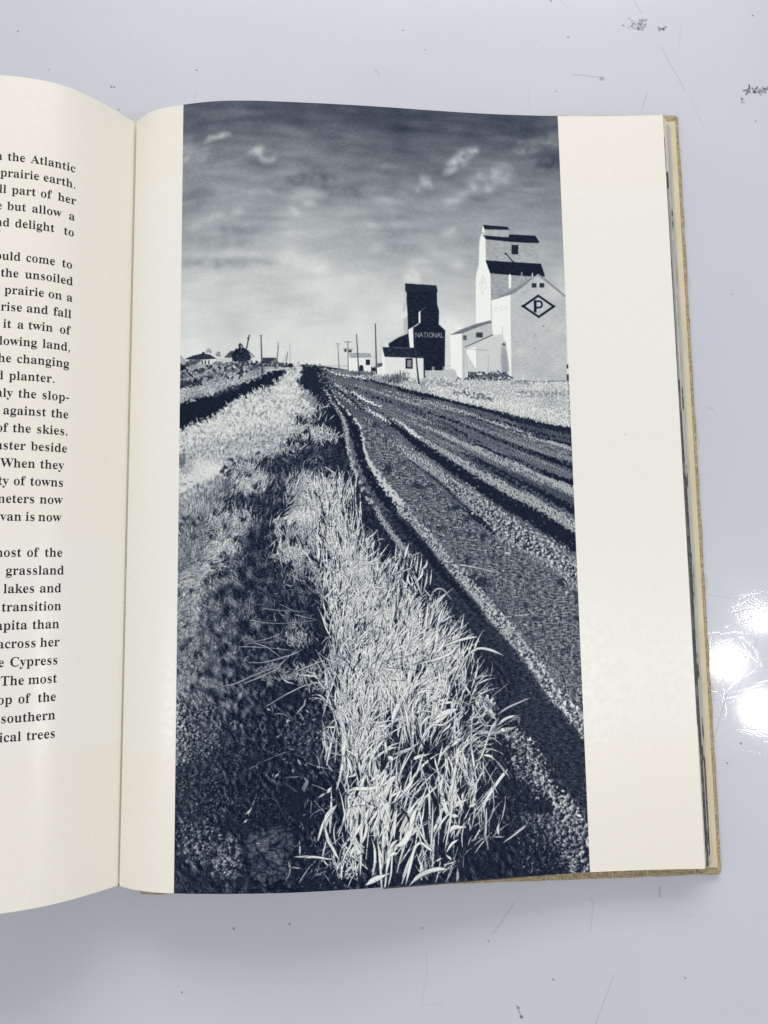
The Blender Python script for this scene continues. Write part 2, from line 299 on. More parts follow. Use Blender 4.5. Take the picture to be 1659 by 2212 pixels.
    def blade(o, pts, w, tone):
        """one leaf: pointed ends, veined, with the dark gap it leaves beside it"""
        C = curve(plate(T(o, pts)), 9); n = len(C); t = np.linspace(0, 1, n)
        C = C + np.stack([np.interp(t, np.linspace(0, 1, 6), rs.randn(6)), np.interp(t, np.linspace(0, 1, 6), rs.randn(6))], 1) * .5
        W = np.interp(t, np.linspace(0, 1, len(w)), w) / 4 * K / 2; W = np.where(W > 3, 3 + (W - 3) * .62, W) * .95
        seg = np.hypot(*np.diff(C, axis=0).T).sum() + 1e-6
        cap = min(.42, 3.0 * W.max() / seg + .08)
        W = W * np.clip(np.minimum(t, 1 - t) / cap,   .10, 1)**.85
        x0, y0 = np.floor(C.min(0) - W.max() - 5).astype(int); x1, y1 = np.ceil(C.max(0) + W.max() + 5).astype(int)
        x0, y0, x1, y1 = max(x0, 0), max(y0, 0), min(x1, CW), min(y1, CH)
        if x1 <= x0 or y1 <= y0: return
        gx, gy = xx[y0:y1, x0:x1] + .5, yy[y0:y1, x0:x1] + .5
        best = np.full(gx.shape, 1e9, np.float32); side = np.zeros_like(best); along = np.zeros_like(best); half = np.ones_like(best)
        for i in range(n - 1):
            d = C[i + 1] - C[i]; l2 = (d**2).sum() + 1e-9
            u = np.clip(((gx - C[i, 0]) * d[0] + (gy - C[i, 1]) * d[1]) / l2, 0, 1)
            ex, ey = gx - C[i, 0] - u * d[0], gy - C[i, 1] - u * d[1]
            wv = W[i] * (1 - u) + W[i + 1] * u
            q = np.hypot(ex, ey); k = q - wv < best
            best = np.where(k, q - wv, best); side = np.where(k, (d[0] * ey - d[1] * ex) / np.sqrt(l2), side); along = np.where(k, (i + u) / n, along); half = np.where(k, wv, half)
        M = np.clip(.5 - best, 0, 1); S = np.clip(1.8 - best, 0, 1) * (1 - M) * (W.max() > 1.2)
        v = side / np.maximum(half, .6); ph, ph2 = rs.rand(2) * 6
        tn = (tone * 1.04 + .01) * (1 + .07 * np.sin(along * 7 + ph)) - .22 * np.clip(v + .1, 0, 1)**2 * (half > 1.2) + .08 * np.sin(v * 7 + ph2 + along * 3) * (half > 2) - .05 * n4[y0:y1, x0:x1] * (half > 2.5)
        sub = L[y0:y1, x0:x1]
        sub = sub * (1 - .6 * S); L[y0:y1, x0:x1] = sub * (1 - M) + np.clip(tn + .025 * n2[y0:y1, x0:x1], .05, .97) * M
    def strokes(base, length, width, ang, bend, tone, tip=.0, shadow=0., root=.75, steps=None):
        """many tapered blades at once, later ones on top; arrays in plate pixels, angle from straight up"""
        n = len(base)
        if n == 0: return
        m = int(steps or max(8, np.max(length) / .9))
        t = np.linspace(0, 1, m)[None, :]
        ln = length[:, None]; a = ang[:, None] + bend[:, None] * t**1.6
        dx = np.sin(a) * ln / m; dy = -np.cos(a) * ln / m
        px = base[:, :1] + np.cumsum(dx, 1); py = base[:, 1:] + np.cumsum(dy, 1)
        w = width[:, None] * np.clip(np.minimum(.6 + t * 1.6, (1 - t) * 2.2 + tip), .12, 1)
        tn = tone[:, None] * (root + (1 - root) * np.clip(t * 2, 0, 1))
        R = int(np.ceil(width.max() + 1 + shadow))
        for i0 in range(0, n, 300):
            s = slice(i0, i0 + 300)
            X, Y, Wd, Tn = px[s], py[s], w[s], np.broadcast_to(tn[s], px[s].shape)
            parts = []
            for ox in range(-R, R + 1):
                for oy in range(-R, R + 1):
                    ix = np.floor(X).astype(int) + ox; iy = np.floor(Y).astype(int) + oy
                    d = np.hypot(ix + .5 - X, iy + .5 - Y)
                    ok = (ix >= 0) & (ix < CW) & (iy >= 0) & (iy < CH)
                    parts.append((ix, iy, d, ok))
            order = np.arange(X.shape[0])[:, None] * np.ones((1, X.shape[1]), int)
            I, V, O = [], [], []
            for ix, iy, d, ok in parts:
                lit = ok & (d <= np.maximum(Wd, .62))
                I.append((iy * CW + ix)[lit]); V.append(Tn[lit]); O.append((order * 2 + 1)[lit])
                if shadow > 0:
                    drk = ok & (d <= Wd + shadow) & ~lit
                    I.append((iy * CW + ix)[drk]); V.append(np.full(drk.sum(), -1.)); O.append((order * 2)[drk])
            I = np.concatenate(I); V = np.concatenate(V); O = np.concatenate(O)
            k = np.argsort(O, kind='stable'); I, V = I[k], V[k]
            tmp = np.full(CH * CW, np.nan); tmp[I] = V
            hit = ~np.isnan(tmp); f = L.ravel()
            f[hit] = np.where(tmp[hit] < 0, f[hit] * .45 + .04, tmp[hit])
    def scatter(pts, n):
        """n random plate points inside an outline"""
        sl, m = inside(pts, 1)
        iy, ix = np.nonzero(m > .5)
        if len(ix) == 0: return np.zeros((0, 2))
        k = rs.randint(0, len(ix), n)
        return np.stack([ix[k] + sl[1].start + rs.rand(n), iy[k] + sl[0].start + rs.rand(n)], 1)
    def at(f, b):
        return f[np.clip(b[:, 1].astype(int), 0, CH - 1), np.clip(b[:, 0].astype(int), 0, CW - 1)]
    def grass(pts, n, ln, wd, ang=(0, .3), tone=(.75, .12), bend=.4, shadow=0., root=.75, tip=0., clump=.0, spread=.35, dark=0.):
        b = scatter(pts, int(n * (1 + clump)))
        if len(b) == 0: return
        b = b + rs.normal(0, spread * ln[1] * K, b.shape) * [1, .6]
        if clump: b = b[at(n22 + .6 * n12, b) > rs.normal(0, .35, len(b)) - 1.1 + clump]
        n = len(b); b = b[np.argsort(b[:, 1])]
        strokes(b, rs.uniform(ln[0], ln[1], n) * K, rs.uniform(wd[0], wd[1], n) * K / 2,
                ang[0] + ang[1] * (.75 * at(flow, b) + .6 * rs.randn(n)), bend * (.6 * at(flow2, b) + .6 * rs.randn(n)),
                np.where(rs.rand(n) < dark, rs.uniform(.08, .2, n), np.clip(rs.normal(tone[0], tone[1], n), .06, .97)), tip, shadow, root)

    # ---- noises
    n2, n4, n7, n12, n22 = noise(2.6), noise(4.5), noise(7.5), noise(13), noise(24)
    flow = noise(46, beta=1); flow2 = noise(40, beta=1)
    soft = noise(60, beta=1); soft2 = noise(140, beta=1)
    streak = noise(5, 2.6, .8); streak2 = noise(26, 2.6, .7, beta=1); grain = rs.randn(CH, CW).astype(np.float32)
    soft3 = noise(34, beta=1)
    def lump(n, lx=1., ly=-.35):
        gy, gx = np.gradient(n); s = lx * gx + ly * gy
        s = s / s.std(); s = np.tanh(1.1 * s) * 1.15 + .35 * np.clip(s - 1.2, 0, 2); return (s * (1 + .25 * soft3) + .30 * np.tanh(n) - .5 * np.exp(-(n / .2)**2)).astype(np.float32)
    c3, c5, c8, c14, c20 = lump(rugged(4.5)), lump(rugged(8)), lump(rugged(13)), lump(noise(12) + .8 * rugged(21)), lump(noise(17) + .8 * rugged(30))
    def clods(size):                                # size map in plate pixels -> blended relief
        s = np.clip(size, 3.5, 24); out = np.zeros_like(s)
        lv = [(3.5, c3), (6.5, c5), (10, c8), (16, c14), (24, c20)]
        for (a, A), (b, B) in zip(lv[:-1], lv[1:]):
            k = (s >= a) & (s <= b); f = (s - a) / (b - a)
            out = np.where(k, A * (1 - f) + B * f, out)
        return out
    horizon = plate([(700, 790)])[0, 1]
    depth = np.clip((yy - horizon) / (CH - horizon), 0, 1)      # 0 far, 1 near
    C = clods(4.5 + 17 * depth)
    fine = clods(2.8 + 5 * depth)

    # ---- sky: deep at the top, pale at the horizon, soft cloud
    yk = [p[1] for p in plate([(800, y) for y in (215, 260, 320, 400, 470, 540, 600, 660, 720, 800)])]
    sky = np.interp(yy, yk, [.275, .32, .41, .50, .58, .655, .725, .77, .80, .825]).astype(np.float32)
    sky += .016 * soft2 + .010 * soft + .018 * streak2 * np.clip(1.2 - yy / horizon, .2, 1)
    sky += .045 * np.clip((300 - xx) / 300, -.3, 1) * np.clip(1 - yy / 520, 0, 1)
    wob = .5 * soft + .6 * n22 + .35 * n12
    def cloud(o, pts, w, d, f=7):
        M = blur(ribbon(T(o, pts), [k / 4 * 1.12 for k in w], 7, n22, .18), f + 1.5)
        np.copyto(sky, sky + .92 * d * M * np.clip(1 + .24 * wob, .3, 1.6))
    cloud(SA, [(190, 425), (330, 370), (470, 325), (505, 345)], [20, 50, 40, 20], .18, 3)
    cloud(SA, [(90, 400), (130, 480), (260, 490), (330, 440)], [120, 170, 120, 60], .12, 8)
    cloud(SA, [(100, 610), (300, 590), (520, 600)], [120, 110, 60], .05, 10)
    cloud(SA, [(640, 495), (720, 470), (790, 545), (850, 530), (895, 490)], [20, 60, 60, 50, 30], .17, 4)
    cloud(SA, [(740, 430), (830, 470)], [30, 40], .07, 5)
    cloud(SA, [(660, 540), (760, 590), (880, 580)], [40, 60, 40], -.06, 7)
    cloud(SA, [(1000, 740), (1150, 700), (1390, 690)], [60, 110, 60], -.11, 8)
    cloud(SA, [(880, 810), (1000, 800)], [60, 50], -.06, 8)
    cloud(SA, [(1280, 760), (1450, 800), (1659, 830)], [60, 100, 70], -.09, 8)
    cloud(SA, [(1220, 890), (1400, 900)], [50, 70], -.07, 8)
    cloud(SA, [(1020, 870), (1150, 830), (1300, 860)], [40, 70, 40], .07, 6)
    cloud(SA, [(1050, 580), (1150, 640)], [80, 80], .05, 8)
    cloud(SA, [(540, 850), (700, 815), (840, 830), (1010, 858)], [14, 40, 24, 14], .08, 4)
    cloud(SA, [(90, 865), (220, 850), (360, 845)], [40, 70, 40], -.09, 7)
    cloud(SA, [(160, 1130), (300, 1075), (430, 1030), (590, 1005)], [24, 40, 60, 50], .10, 6)
    cloud(SA, [(1020, 970), (1060, 1000)], [50, 60], .12, 6)
    cloud(SA, [(1130, 920), (1230, 910)], [30, 36], .10, 5)
    cloud(SA, [(80, 980), (250, 960)], [80, 80], -.05, 9)
    cloud(SA, [(400, 1140), (600, 1160), (760, 1120)], [60, 80, 50], -.05, 8)
    cloud(SA, [(80, 1240), (350, 1270), (700, 1260)], [60, 90, 50], -.06, 8)
    cloud(SA, [(80, 1440), (400, 1440), (850, 1430)], [50, 90, 40], -.10, 7)
    cloud(SA, [(320, 1380), (480, 1370), (800, 1360)], [24, 40, 30], .07, 5)
    cloud(SA, [(860, 1350), (1050, 1400), (1330, 1500)], [60, 120, 80], .06, 9)
    cloud(SA, [(950, 1190), (1130, 1185), (1400, 1170)], [30, 40, 30], .06, 6)
    cloud(SB, [(705, 650), (790, 570), (870, 500), (960, 455)], [70, 110, 90, 40], .22, 4)
    cloud(SB, [(505, 685), (530, 770)], [60, 100], .16, 5)
    cloud(SB, [(440, 790), (465, 815)], [36, 30], .10, 4)
    cloud(SB, [(900, 760), (1050, 720), (1290, 680)], [90, 130, 60], .12, 8)
    cloud(SB, [(720, 910), (900, 820), (1100, 810)], [60, 70, 40], .09, 7)
    cloud(SB, [(900, 640), (1200, 600), (1350, 520)], [80, 110, 90], .05, 10)
    cloud(SB, [(1280, 440), (1420, 430), (1659, 360)], [60, 110, 120], .14, 7)
    cloud(SB, [(1500, 260), (1659, 200)], [80, 120], .05, 10)
    cloud(SB, [(1480, 620), (1659, 560)], [90, 130], -.09, 9)
    cloud(SB, [(240, 845), (330, 850), (410, 860)], [20, 36, 24], .09, 5)
    cloud(SB, [(80, 900), (250, 890), (420, 905)], [24, 40, 24], .07, 6)
    cloud(SB, [(900, 880), (1050, 880)], [50, 60], -.07, 8)
    cloud(SB, [(40, 1050), (250, 1060), (400, 1040)], [50, 80, 40], -.06, 9)
    cloud(SB, [(200, 990), (260, 1000)], [24, 26], .07, 5)
    cloud(SB, [(30, 1100), (130, 1130)], [30, 30], .07, 5)
    cloud(SB, [(0, 1190), (250, 1170), (480, 1160)], [36, 60, 30], -.06, 6)
    cloud(SB, [(520, 1110), (640, 1105)], [14, 14], .08, 4)
    cloud(SB, [(660, 1180), (760, 1160), (800, 1170)], [30, 60, 40], .09, 6)
    cloud(SB, [(600, 1240), (800, 1245), (980, 1240)], [20, 40, 20], -.05, 6)
    cloud(SB, [(200, 1320), (420, 1310), (560, 1320)], [30, 46, 30], -.06, 6)
    cloud(SB, [(60, 1330), (130, 1290)], [40, 50], .08, 6)
    cloud(SB, [(480, 1280), (620, 1290)], [40, 60], .06, 6)
    cloud(SB, [(360, 1590), (410, 1540), (450, 1600)], [60, 90, 60], .14, 6)
    cloud(SB, [(340, 1450), (480, 1420), (540, 1430)], [30, 40, 30], .06, 6)
    cloud(SB, [(760, 1470), (820, 1440)], [40, 60], .07, 6)
    cloud(TA, [(560, 1000), (640, 1060), (700, 1040)], [140, 200, 160], .07, 10)
    L[:] = sky
    ground = [(380, 789), (520, 791), (640, 790), (655, 787), (690, 790), (740, 797), (770, 806), (1240, 822), (1300, 2100), (330, 2100)]

    # ---- everything on the ground line and below starts as dark soil
    soil = .14 + .105 * C * (1 + .35 * soft3) + .02 * n4
    soil = np.clip(soil, .06, .8)
    mix(region(ground, 2), soil)

    # ---- far left field, shrubs, the dark ditch
    fld = .60 + .07 * n4 + .06 * fine + .05 * soft
    mix(region(T(TB, [(0, 430), (700, 440), (990, 452), (960, 480), (700, 560), (320, 700), (0, 790)]), 3), fld)
    blot = np.clip((n12 + .8 * n7 + .5 * soft) * .8, 0, 1)
    M = region(T(TB, [(0, 420), (640, 420), (740, 450), (680, 480), (560, 520), (300, 560), (200, 600), (0, 620)]), 5, n7, .3)
    mix(M * np.clip(blot * 1.1 + .1, 0, 1), .24 + .10 * n4)
    mix(region(T(TB, [(0, 560), (130, 570), (210, 560), (200, 605), (0, 635)]), 4, n7, .3), .20 + .09 * n4)
    mix(region(T(TB, [(0, 440), (60, 430), (75, 480), (0, 490)]), 3, n7, .3), .14)
    mix(region(T(TB, [(60, 690), (200, 660), (300, 690), (120, 740)]), 5, n7, .35) * .6, .35)
    mix(region(T(TB, [(-10, 770), (140, 730), (290, 690), (420, 640), (600, 580), (740, 520), (860, 475), (945, 480), (950, 500), (840, 580), (800, 620),
                      (620, 690), (500, 745), (390, 820), (260, 890), (120, 960), (-10, 1005)]), 4, n7, .3), .115 + .04 * fine)
    mix(region(T(TB, [(270, 690), (380, 610), (560, 590), (500, 640), (350, 690)]), 6, n12, .4) * .55, .33)
    grass(T(TB, [(0, 740), (300, 690), (540, 580), (700, 560), (730, 530), (520, 560), (200, 640), (0, 700)]), 260, (2, 6), (1, 1.6), (0, .5), (.70, .12))
    # light track between the fields
    line(TB, [(760, 478), (900, 466), (1000, 455)], [10, 10, 14], .76)
    # ---- bank of pale dry grass
    bank = T(TB, [(955, 490), (1000, 440), (1060, 436), (1092, 500), (1040, 585), (1075, 640), (1160, 720), (1190, 800), (1150, 880), (1030, 850), (985, 930), (1010, 1000), (940, 1080),
                  (900, 1160), (800, 1195), (700, 1240), (560, 1245), (470, 1290), (420, 1350), (370, 1470), (200, 1560), (60, 1660), (-20, 1690), (-20, 1030), (130, 950),
                  (300, 890), (400, 820), (500, 740), (620, 685), (800, 620), (880, 560)])
    bk = .80 + .05 * soft + .06 * n7 + .06 * n4 + .04 * fine
    Mb = region(bank, 6, n7, .35)
    mix(Mb, np.clip(bk, .3, .93))
    mix(Mb * np.clip(n7 - .8 + .5 * soft, 0, .8) * .8, .36)
    grass(bank, 2600, (4, 11), (1., 1.8), (.1, .45), (.88, .07), .5, .15)
    grass(bank, 700, (3, 8), (.9, 1.5), (.1, .6), (.46, .14), .5, clump=.6)
    low = T(TB, [(500, 1050), (900, 1000), (960, 1080), (800, 1200), (560, 1250), (200, 1340), (20, 1380), (20, 1180), (250, 1120)])
    grass(low, 420, (3, 9), (1, 1.7), (.15, .5), (.33, .12), .5)
    grass(low, 900, (6, 15), (1., 1.9), (.15, .4), (.84, .10), .5, .5)
    mix(region(T(TB, [(170, 1240), (420, 1270), (400, 1350), (200, 1520), (30, 1640), (-10, 1560), (90, 1400)]), 16) * .75, .80 + .03 * n4 + .02 * soft)
    mix(region(T(TB, [(0, 1200), (60, 1190), (70, 1290), (0, 1330)]), 5, n7, .4) * .6, .28)

    # ---- far village
    hz = T(TB, [(0, 0)])[0]
    fill(T(TB, [(10, 340), (30, 350), (75, 400), (60, 440), (10, 440)]), .62)
    fill(T(TB, [(100, 385), (330, 375), (420, 400), (420, 432), (90, 440)]), .62)
    fill(T(TB, [(190, 390), (330, 378), (330, 424), (190, 424)]), .82)
    for x in (205, 232, 262): fill(T(TB, [(x, 392), (x + 14, 392), (x + 14, 424), (x, 424)]), .3)
    fill(T(TB, [(62, 384), (80, 372), (130, 352), (205, 335), (216, 320), (232, 320), (236, 334), (285, 346), (335, 378), (250, 384), (190, 386), (120, 386)]), .2, 1, n4, .03)
    fill(T(TB, [(330, 385), (470, 362), (480, 415), (330, 415)]), .74)
    fill(T(TB, [(400, 368), (455, 312), (490, 310), (610, 305), (668, 364), (655, 366), (640, 350), (640, 395), (470, 400), (470, 370)]), .3, 1, n4, .04)
    fill(T(TB, [(605, 312), (655, 362), (640, 395), (620, 392)]), .74)
    fill(T(TB, [(733, 370), (845, 370), (870, 408), (735, 412)]), .23, 1, n4, .03)
    fill(T(TB, [(790, 408), (845, 378), (868, 408), (866, 420), (790, 420)]), .42)
    def bush(o, x, y, rx, ry, t, n=60):
        a = rs.rand(n) * 6.283; r = np.sqrt(rs.rand(n))
        for k in range(n):
            cx = x + rx * r[k] * np.cos(a[k]); cy = y + ry * r[k] * np.sin(a[k]); q = rs.uniform(.12, .3) * min(rx, ry) + 3
            th = np.linspace(0, 6.283, 7)[:-1] + rs.rand()
            fill(T(o, [(cx + q * rs.uniform(.6, 1.3) * np.cos(b), cy + q * rs.uniform(.6, 1.3) * np.sin(b)) for b in th]), t + rs.normal(0, .045))
    bush(TB, 545, 350, 70, 58, .15, 90); bush(TB, 540, 292, 24, 40, .2, 30); bush(TB, 590, 372, 40, 30, .17, 40)
    bush(TB, 268, 315, 20, 22, .55, 16); bush(TB, 352, 345, 18, 24, .42, 18)
    for x, y, rx, ry, t in ((690, 420, 60, 24, .2), (770, 426, 50, 20, .22), (860, 428, 60, 18, .26), (940, 432, 40, 16, .22), (975, 434, 18, 14, .12), (30, 455, 40, 26, .16),
                            (110, 420, 50, 24, .3), (160, 400, 40, 18, .3), (440, 425, 60, 18, .36), (560, 420, 60, 18, .3), (350, 420, 50, 16, .4), (640, 455, 50, 18, .35),
                            (60, 585, 40, 24, .22), (170, 580, 36, 24, .2), (470, 480, 60, 16, .4), (330, 515, 70, 18, .4), (50, 530, 40, 18, .35)):
        bush(TB, x, y, rx, ry, t, 34)
    line(TB, [(1190, 437), (1330, 438), (1480, 442)], [5, 6, 6], .62)
    # poles on the left
    line(TB, [(617, 172), (575, 365), (530, 552)], [9, 10, 13], .2); line(TB, [(604, 200), (612, 208)], 12, .2)
    line(TB, [(500, 412), (580, 402), (640, 402)], 5, .3)
    line(TB, [(717, 175), (722, 330), (730, 502)], [8, 10, 12], .22); line(TB, [(712, 176), (722, 176)], 7, .2)
    line(TB, [(868, 262), (858, 360), (845, 468)], [7, 7, 8], .3); line(TB, [(865, 238), (864, 270)], 4, .5); line(TB, [(855, 240), (873, 240)], 4, .5)
    line(TB, [(948, 316), (935, 412)], [5, 6], .34); line(TB, [(938, 350), (912, 408)], 4, .45); line(TB, [(967, 245), (970, 416)], 4, .5)
    # poles and small white building, middle distance
    road_far = T(TC, [(330, 455), (800, 455), (850, 545), (560, 560)])
    mix(region(T(TC, [(420, 470), (600, 472), (640, 500), (850, 515), (850, 560), (560, 560), (430, 500)]), 3, n7, .3), .45 + .1 * fine)
    fill(T(TC, [(600, 374), (612, 366), (792, 364), (794, 486), (600, 486)]), .87, 1, n4, .012)
    fill(T(TC, [(597, 376), (613, 368), (613, 484), (598, 482)]), .95)
    fill(T(TC, [(603, 334), (612, 329), (786, 330), (794, 366), (612, 368)]), .60, 1, n4, .02)
    line(TC, [(612, 367), (794, 365)], 3, .4)
    fill(T(TC, [(747, 386), (784, 386), (784, 434), (747, 434)]), .2); fill(T(TC, [(753, 392), (778, 392), (778, 428), (753, 428)]), .14)
    fill(T(TC, [(690, 486), (690, 450), (697, 437), (708, 432), (719, 437), (726, 450), (727, 486)]), .15)
    fill(T(TC, [(793, 486), (793, 456), (800, 440), (804, 458), (818, 456), (822, 438), (830, 456), (836, 488)]), .14)
    mix(region(T(TC, [(600, 484), (860, 488), (860, 520), (640, 515)]), 2, n4, .3) * .8, .33)
    for q, w, t in (([(504, 247), (509, 350), (515, 467)], [4, 5, 7], .3), ([(590, 228), (592, 350), (594, 482)], [5, 6, 7], .3),
                    ([(665, 165), (675, 340), (687, 522)], [7, 9, 10], .26), ([(827, 74), (833, 300), (839, 532)], [8, 10, 11], .22)):
        line(TC, q, w, t)
    line(TC, [(488, 248), (521, 249)], 4, .45); line(TC, [(562, 231), (618, 233)], 5, .35); line(TC, [(552, 292), (632, 296)], 5, .33)
    bush(TC, 572, 308, 9, 12, .14, 14); bush(TC, 611, 312, 12, 11, .13, 16)
    fill(T(TC, [(845, 452), (888, 436), (892, 530), (847, 532)]), .86); fill(T(TC, [(842, 452), (868, 424), (888, 420), (890, 440), (850, 456)]), .28)

    # ---- dark grain elevator
    dk = .125
    line(TA, [(238, 690), (252, 820), (232, 890)], [14, 10, 5], .7); fill(T(TA, [(230, 960), (268, 930), (270, 1080), (232, 1085)]), .68)
    line(TA, [(240, 815), (228, 890)], 4, .5)
    fill(T(TA, [(243, 650), (275, 652), (514, 668), (524, 716), (518, 732), (520, 828), (537, 888), (534, 1004), (590, 1055), (586, 1402), (404, 1402), (400, 1290), (328, 1290), (325, 1210),
                (278, 1205), (268, 1085), (266, 930), (256, 790), (258, 735), (246, 716)]), dk, 1, streak, .008)
    fill(T(TA, [(243, 650), (514, 668), (522, 716), (256, 730)]), .155, 1, streak, .008)
    line(TA, [(262, 732), (520, 718)], 4, .08)
    line(TA, [(425, 848), (372, 890)], [3, 6], .42); fill(T(TA, [(360, 902), (368, 888), (376, 894), (377, 978), (372, 990), (360, 992)]), .88)
    line(TA, [(372, 984), (330, 1016), (272, 1050)], [7, 10, 9], .80)
    line(TA, [(410, 960), (440, 935)], 3, .25); line(TA, [(306, 860), (312, 1000)], 4, .2)
    fill(T(TA, [(270, 1052), (312, 1030), (318, 1206), (284, 1204)]), .90)
    fill(T(TA, [(100, 1168), (180, 1118), (270, 1080), (282, 1206), (104, 1202)]), dk, 1, streak, .008)
    fill(T(TA, [(66, 1200), (66, 1160), (76, 1145), (86, 1160), (102, 1176), (102, 1200)]), .82)
    line(TA, [(104, 1166), (180, 1118), (266, 1082)], 5, .55)
    # lettering on the dark elevator
    def glyph(o, x, y, w, h, segs, wd, tone, slant=0.):
        for s in segs:
            line(o, [(x + a * w, y + b * h + slant * a * w) for a, b in s], wd, tone)
    N_ = [[(0, 1), (0, 0)], [(0, 0), (1, 1)], [(1, 1), (1, 0)]]
    LET = {'N': N_, 'A': [[(0, 1), (.5, 0)], [(.5, 0), (1, 1)], [(.22, .65), (.78, .65)]], 'T': [[(0, 0), (1, 0)], [(.5, 0), (.5, 1)]], 'I': [[(.5, 0), (.5, 1)]],
           'O': [[(.5 + .5 * np.cos(a), .5 + .5 * np.sin(a)) for a in np.linspace(0, 6.283, 11)]], 'L': [[(0, 0), (0, 1)], [(0, 1), (1, 1)]]}
    xs = 334
    for ch, w in zip('NATIONAL', (26, 28, 24, 8, 30, 26, 28, 18)):
        glyph(TA, xs, 1074 + (xs - 334) * .012, w, 38, LET[ch], 4.8, .66); xs += w + 7
    # low white shed in front
    fill(T(TA, [(44, 1232), (70, 1285), (78, 1452), (50, 1452)]), .93)
    fill(T(TA, [(66, 1283), (402, 1293), (404, 1478), (72, 1456)]), .84, 1, n4, .012)
    fill(T(TA, [(48, 1200), (180, 1206), (326, 1208), (372, 1252), (404, 1290), (402, 1296), (66, 1284)]), .165, 1, streak, .014)
    fill(T(TA, [(247, 1297), (309, 1297), (309, 1388), (247, 1386)]), .12); fill(T(TA, [(261, 1311), (297, 1311), (297, 1374), (261, 1373)]), .5, 1, n2, .05)
    line(TA, [(258, 1395), (258, 1440)], 3, .55); fill(T(TA, [(402, 1340), (416, 1345), (416, 1475), (403, 1478)]), .22)
    fill(T(TA, [(420, 1402), (682, 1400), (700, 1478), (422, 1476)]), .70, 1, n4, .015)
    for x in (478, 490, 572, 584): line(TA, [(x, 1370), (x + 1, 1404)], 6, .85)
    line(TA, [(590, 1362), (665, 1360)], 3, .45); line(TA, [(600, 1392), (690, 1392)], 3, .5); line(TA, [(664, 1290), (668, 1400)], 3, .6)
    line(TA, [(0, 1352), (20, 1345), (44, 1345)], 16, .35); fill(T(TA, [(0, 1375), (22, 1375), (22, 1450), (4, 1452)]), .92)

    # ---- white grain elevator
    wh = .93
    fill(T(TA, [(908, 188), (917, 148), (932, 180), (938, 262), (944, 455), (960, 520), (985, 565), (988, 980), (920, 985), (853, 1002), (853, 700), (852, 620), (866, 540), (880, 480), (884, 290), (892, 255), (908, 215)]), wh, 1, n4 + .8 * soft3, .012)
    line(TA, [(853, 1000), (852, 620), (866, 540), (880, 480), (884, 290), (905, 215)], 3, .7)
    fill(T(TA, [(938, 266), (1165, 292), (1395, 298), (1393, 480), (942, 456)]), .62, 1, streak + .5 * soft3, .018)
    fill(T(TA, [(928, 176), (1142, 186), (1139, 252), (928, 246)]), .64, 1, streak, .018)
    fill(T(TA, [(915, 146), (945, 144), (990, 150), (1128, 160), (1144, 188), (930, 182)]), .13, 1, n4, .015)
    fill(T(TA, [(914, 234), (1050, 246), (1138, 252), (1142, 226), (1370, 238), (1376, 250), (1403, 292), (1398, 302), (1260, 298), (1150, 290), (940, 268), (930, 250)]), .115, 1, streak, .007)
    line(TA, [(908, 208), (928, 240)], 5, .3)
    fill(T(TA, [(1164, 317), (1222, 319), (1221, 398), (1163, 396)]), .13); line(TA, [(1163, 398), (1224, 400)], 3, .4)
    fill(T(TA, [(980, 558), (1390, 570), (1150, 745), (985, 795)]), .59, 1, streak + .5 * soft3, .018)
    fill(T(TA, [(938, 450), (1170, 466), (1418, 480), (1452, 586), (1440, 592), (1200, 582), (978, 562), (960, 510)]), .105, 1, streak, .007)
    line(TA, [(985, 566), (985, 975)], 3, .6)
    line(TA, [(1115, 393), (1190, 480), (1252, 556)], [9, 12, 10], .16); bush(TA, 1114, 392, 9, 8, .14, 8); bush(TA, 1180, 472, 10, 8, .12, 8)
    line(TA, [(1250, 552), (1236, 600), (1225, 632)], 5, .75); line(TA, [(1250, 552), (1262, 612)], 5, .72); line(TA, [(1238, 590), (1282, 600)], 4, .65)
    fill(T(TA, [(1137, 582), (1149, 566), (1163, 588), (1161, 688), (1139, 692)]), .92); line(TA, [(1163, 590), (1161, 690)], 3, .4)
    line(TA, [(1342, 560), (1342, 590)], 10, .85)
    # annexe
    fill(T(TA, [(992, 792), (1090, 745), (1200, 690), (1345, 598), (1390, 568), (1404, 576), (1300, 650), (1200, 722), (1152, 748), (1000, 796)]), .50, 1, n4, .02)
    fill(T(TA, [(1390, 574), (1460, 622), (1628, 768), (1645, 1490), (1160, 1492), (1152, 748), (1210, 718), (1300, 648)]), .70, 1, n4 * .5 + 1.3 * soft3 + .6 * streak, .010)
    fill(T(TA, [(1392, 566), (1470, 615), (1628, 752), (1630, 774), (1460, 640), (1388, 584)]), .58)
    line(TA, [(1404, 584), (1470, 628), (1626, 764)], 4, .4); line(TA, [(1300, 650), (1205, 720), (1155, 746)], 3, .42)
    fill(T(TA, [(992, 796), (1153, 748), (1162, 1470), (1135, 1425), (1120, 1180), (1088, 1090), (1000, 1094)]), .94, 1, n4, .008)
    fill(T(TA, [(1005, 850), (1142, 840), (1144, 880), (1006, 895)]), .88, 1, n7, .03)
    for x in (1336, 1403):
        fill(T(TA, [(x, 645), (x + 45, 647), (x + 45, 688), (x, 687)]), .5); fill(T(TA, [(x + 4, 649), (x + 41, 651), (x + 41, 685), (x + 4, 684)]), .17); line(TA, [(x + 22, 650), (x + 22, 686)], 3, .3)
    line(TA, [(1248, 738), (1262, 722), (1280, 730), (1300, 710), (1335, 706)], 4, .56); line(TA, [(1400, 722), (1490, 722)], 3, .63)
    def outline(o, P, w, t):
        for a, b in zip(P, P[1:] + P[:1]): line(o, [a, b], w, t)
    outline(TA, [(1262, 846), (1393, 755), (1526, 848), (1397, 938)], 19, .10)
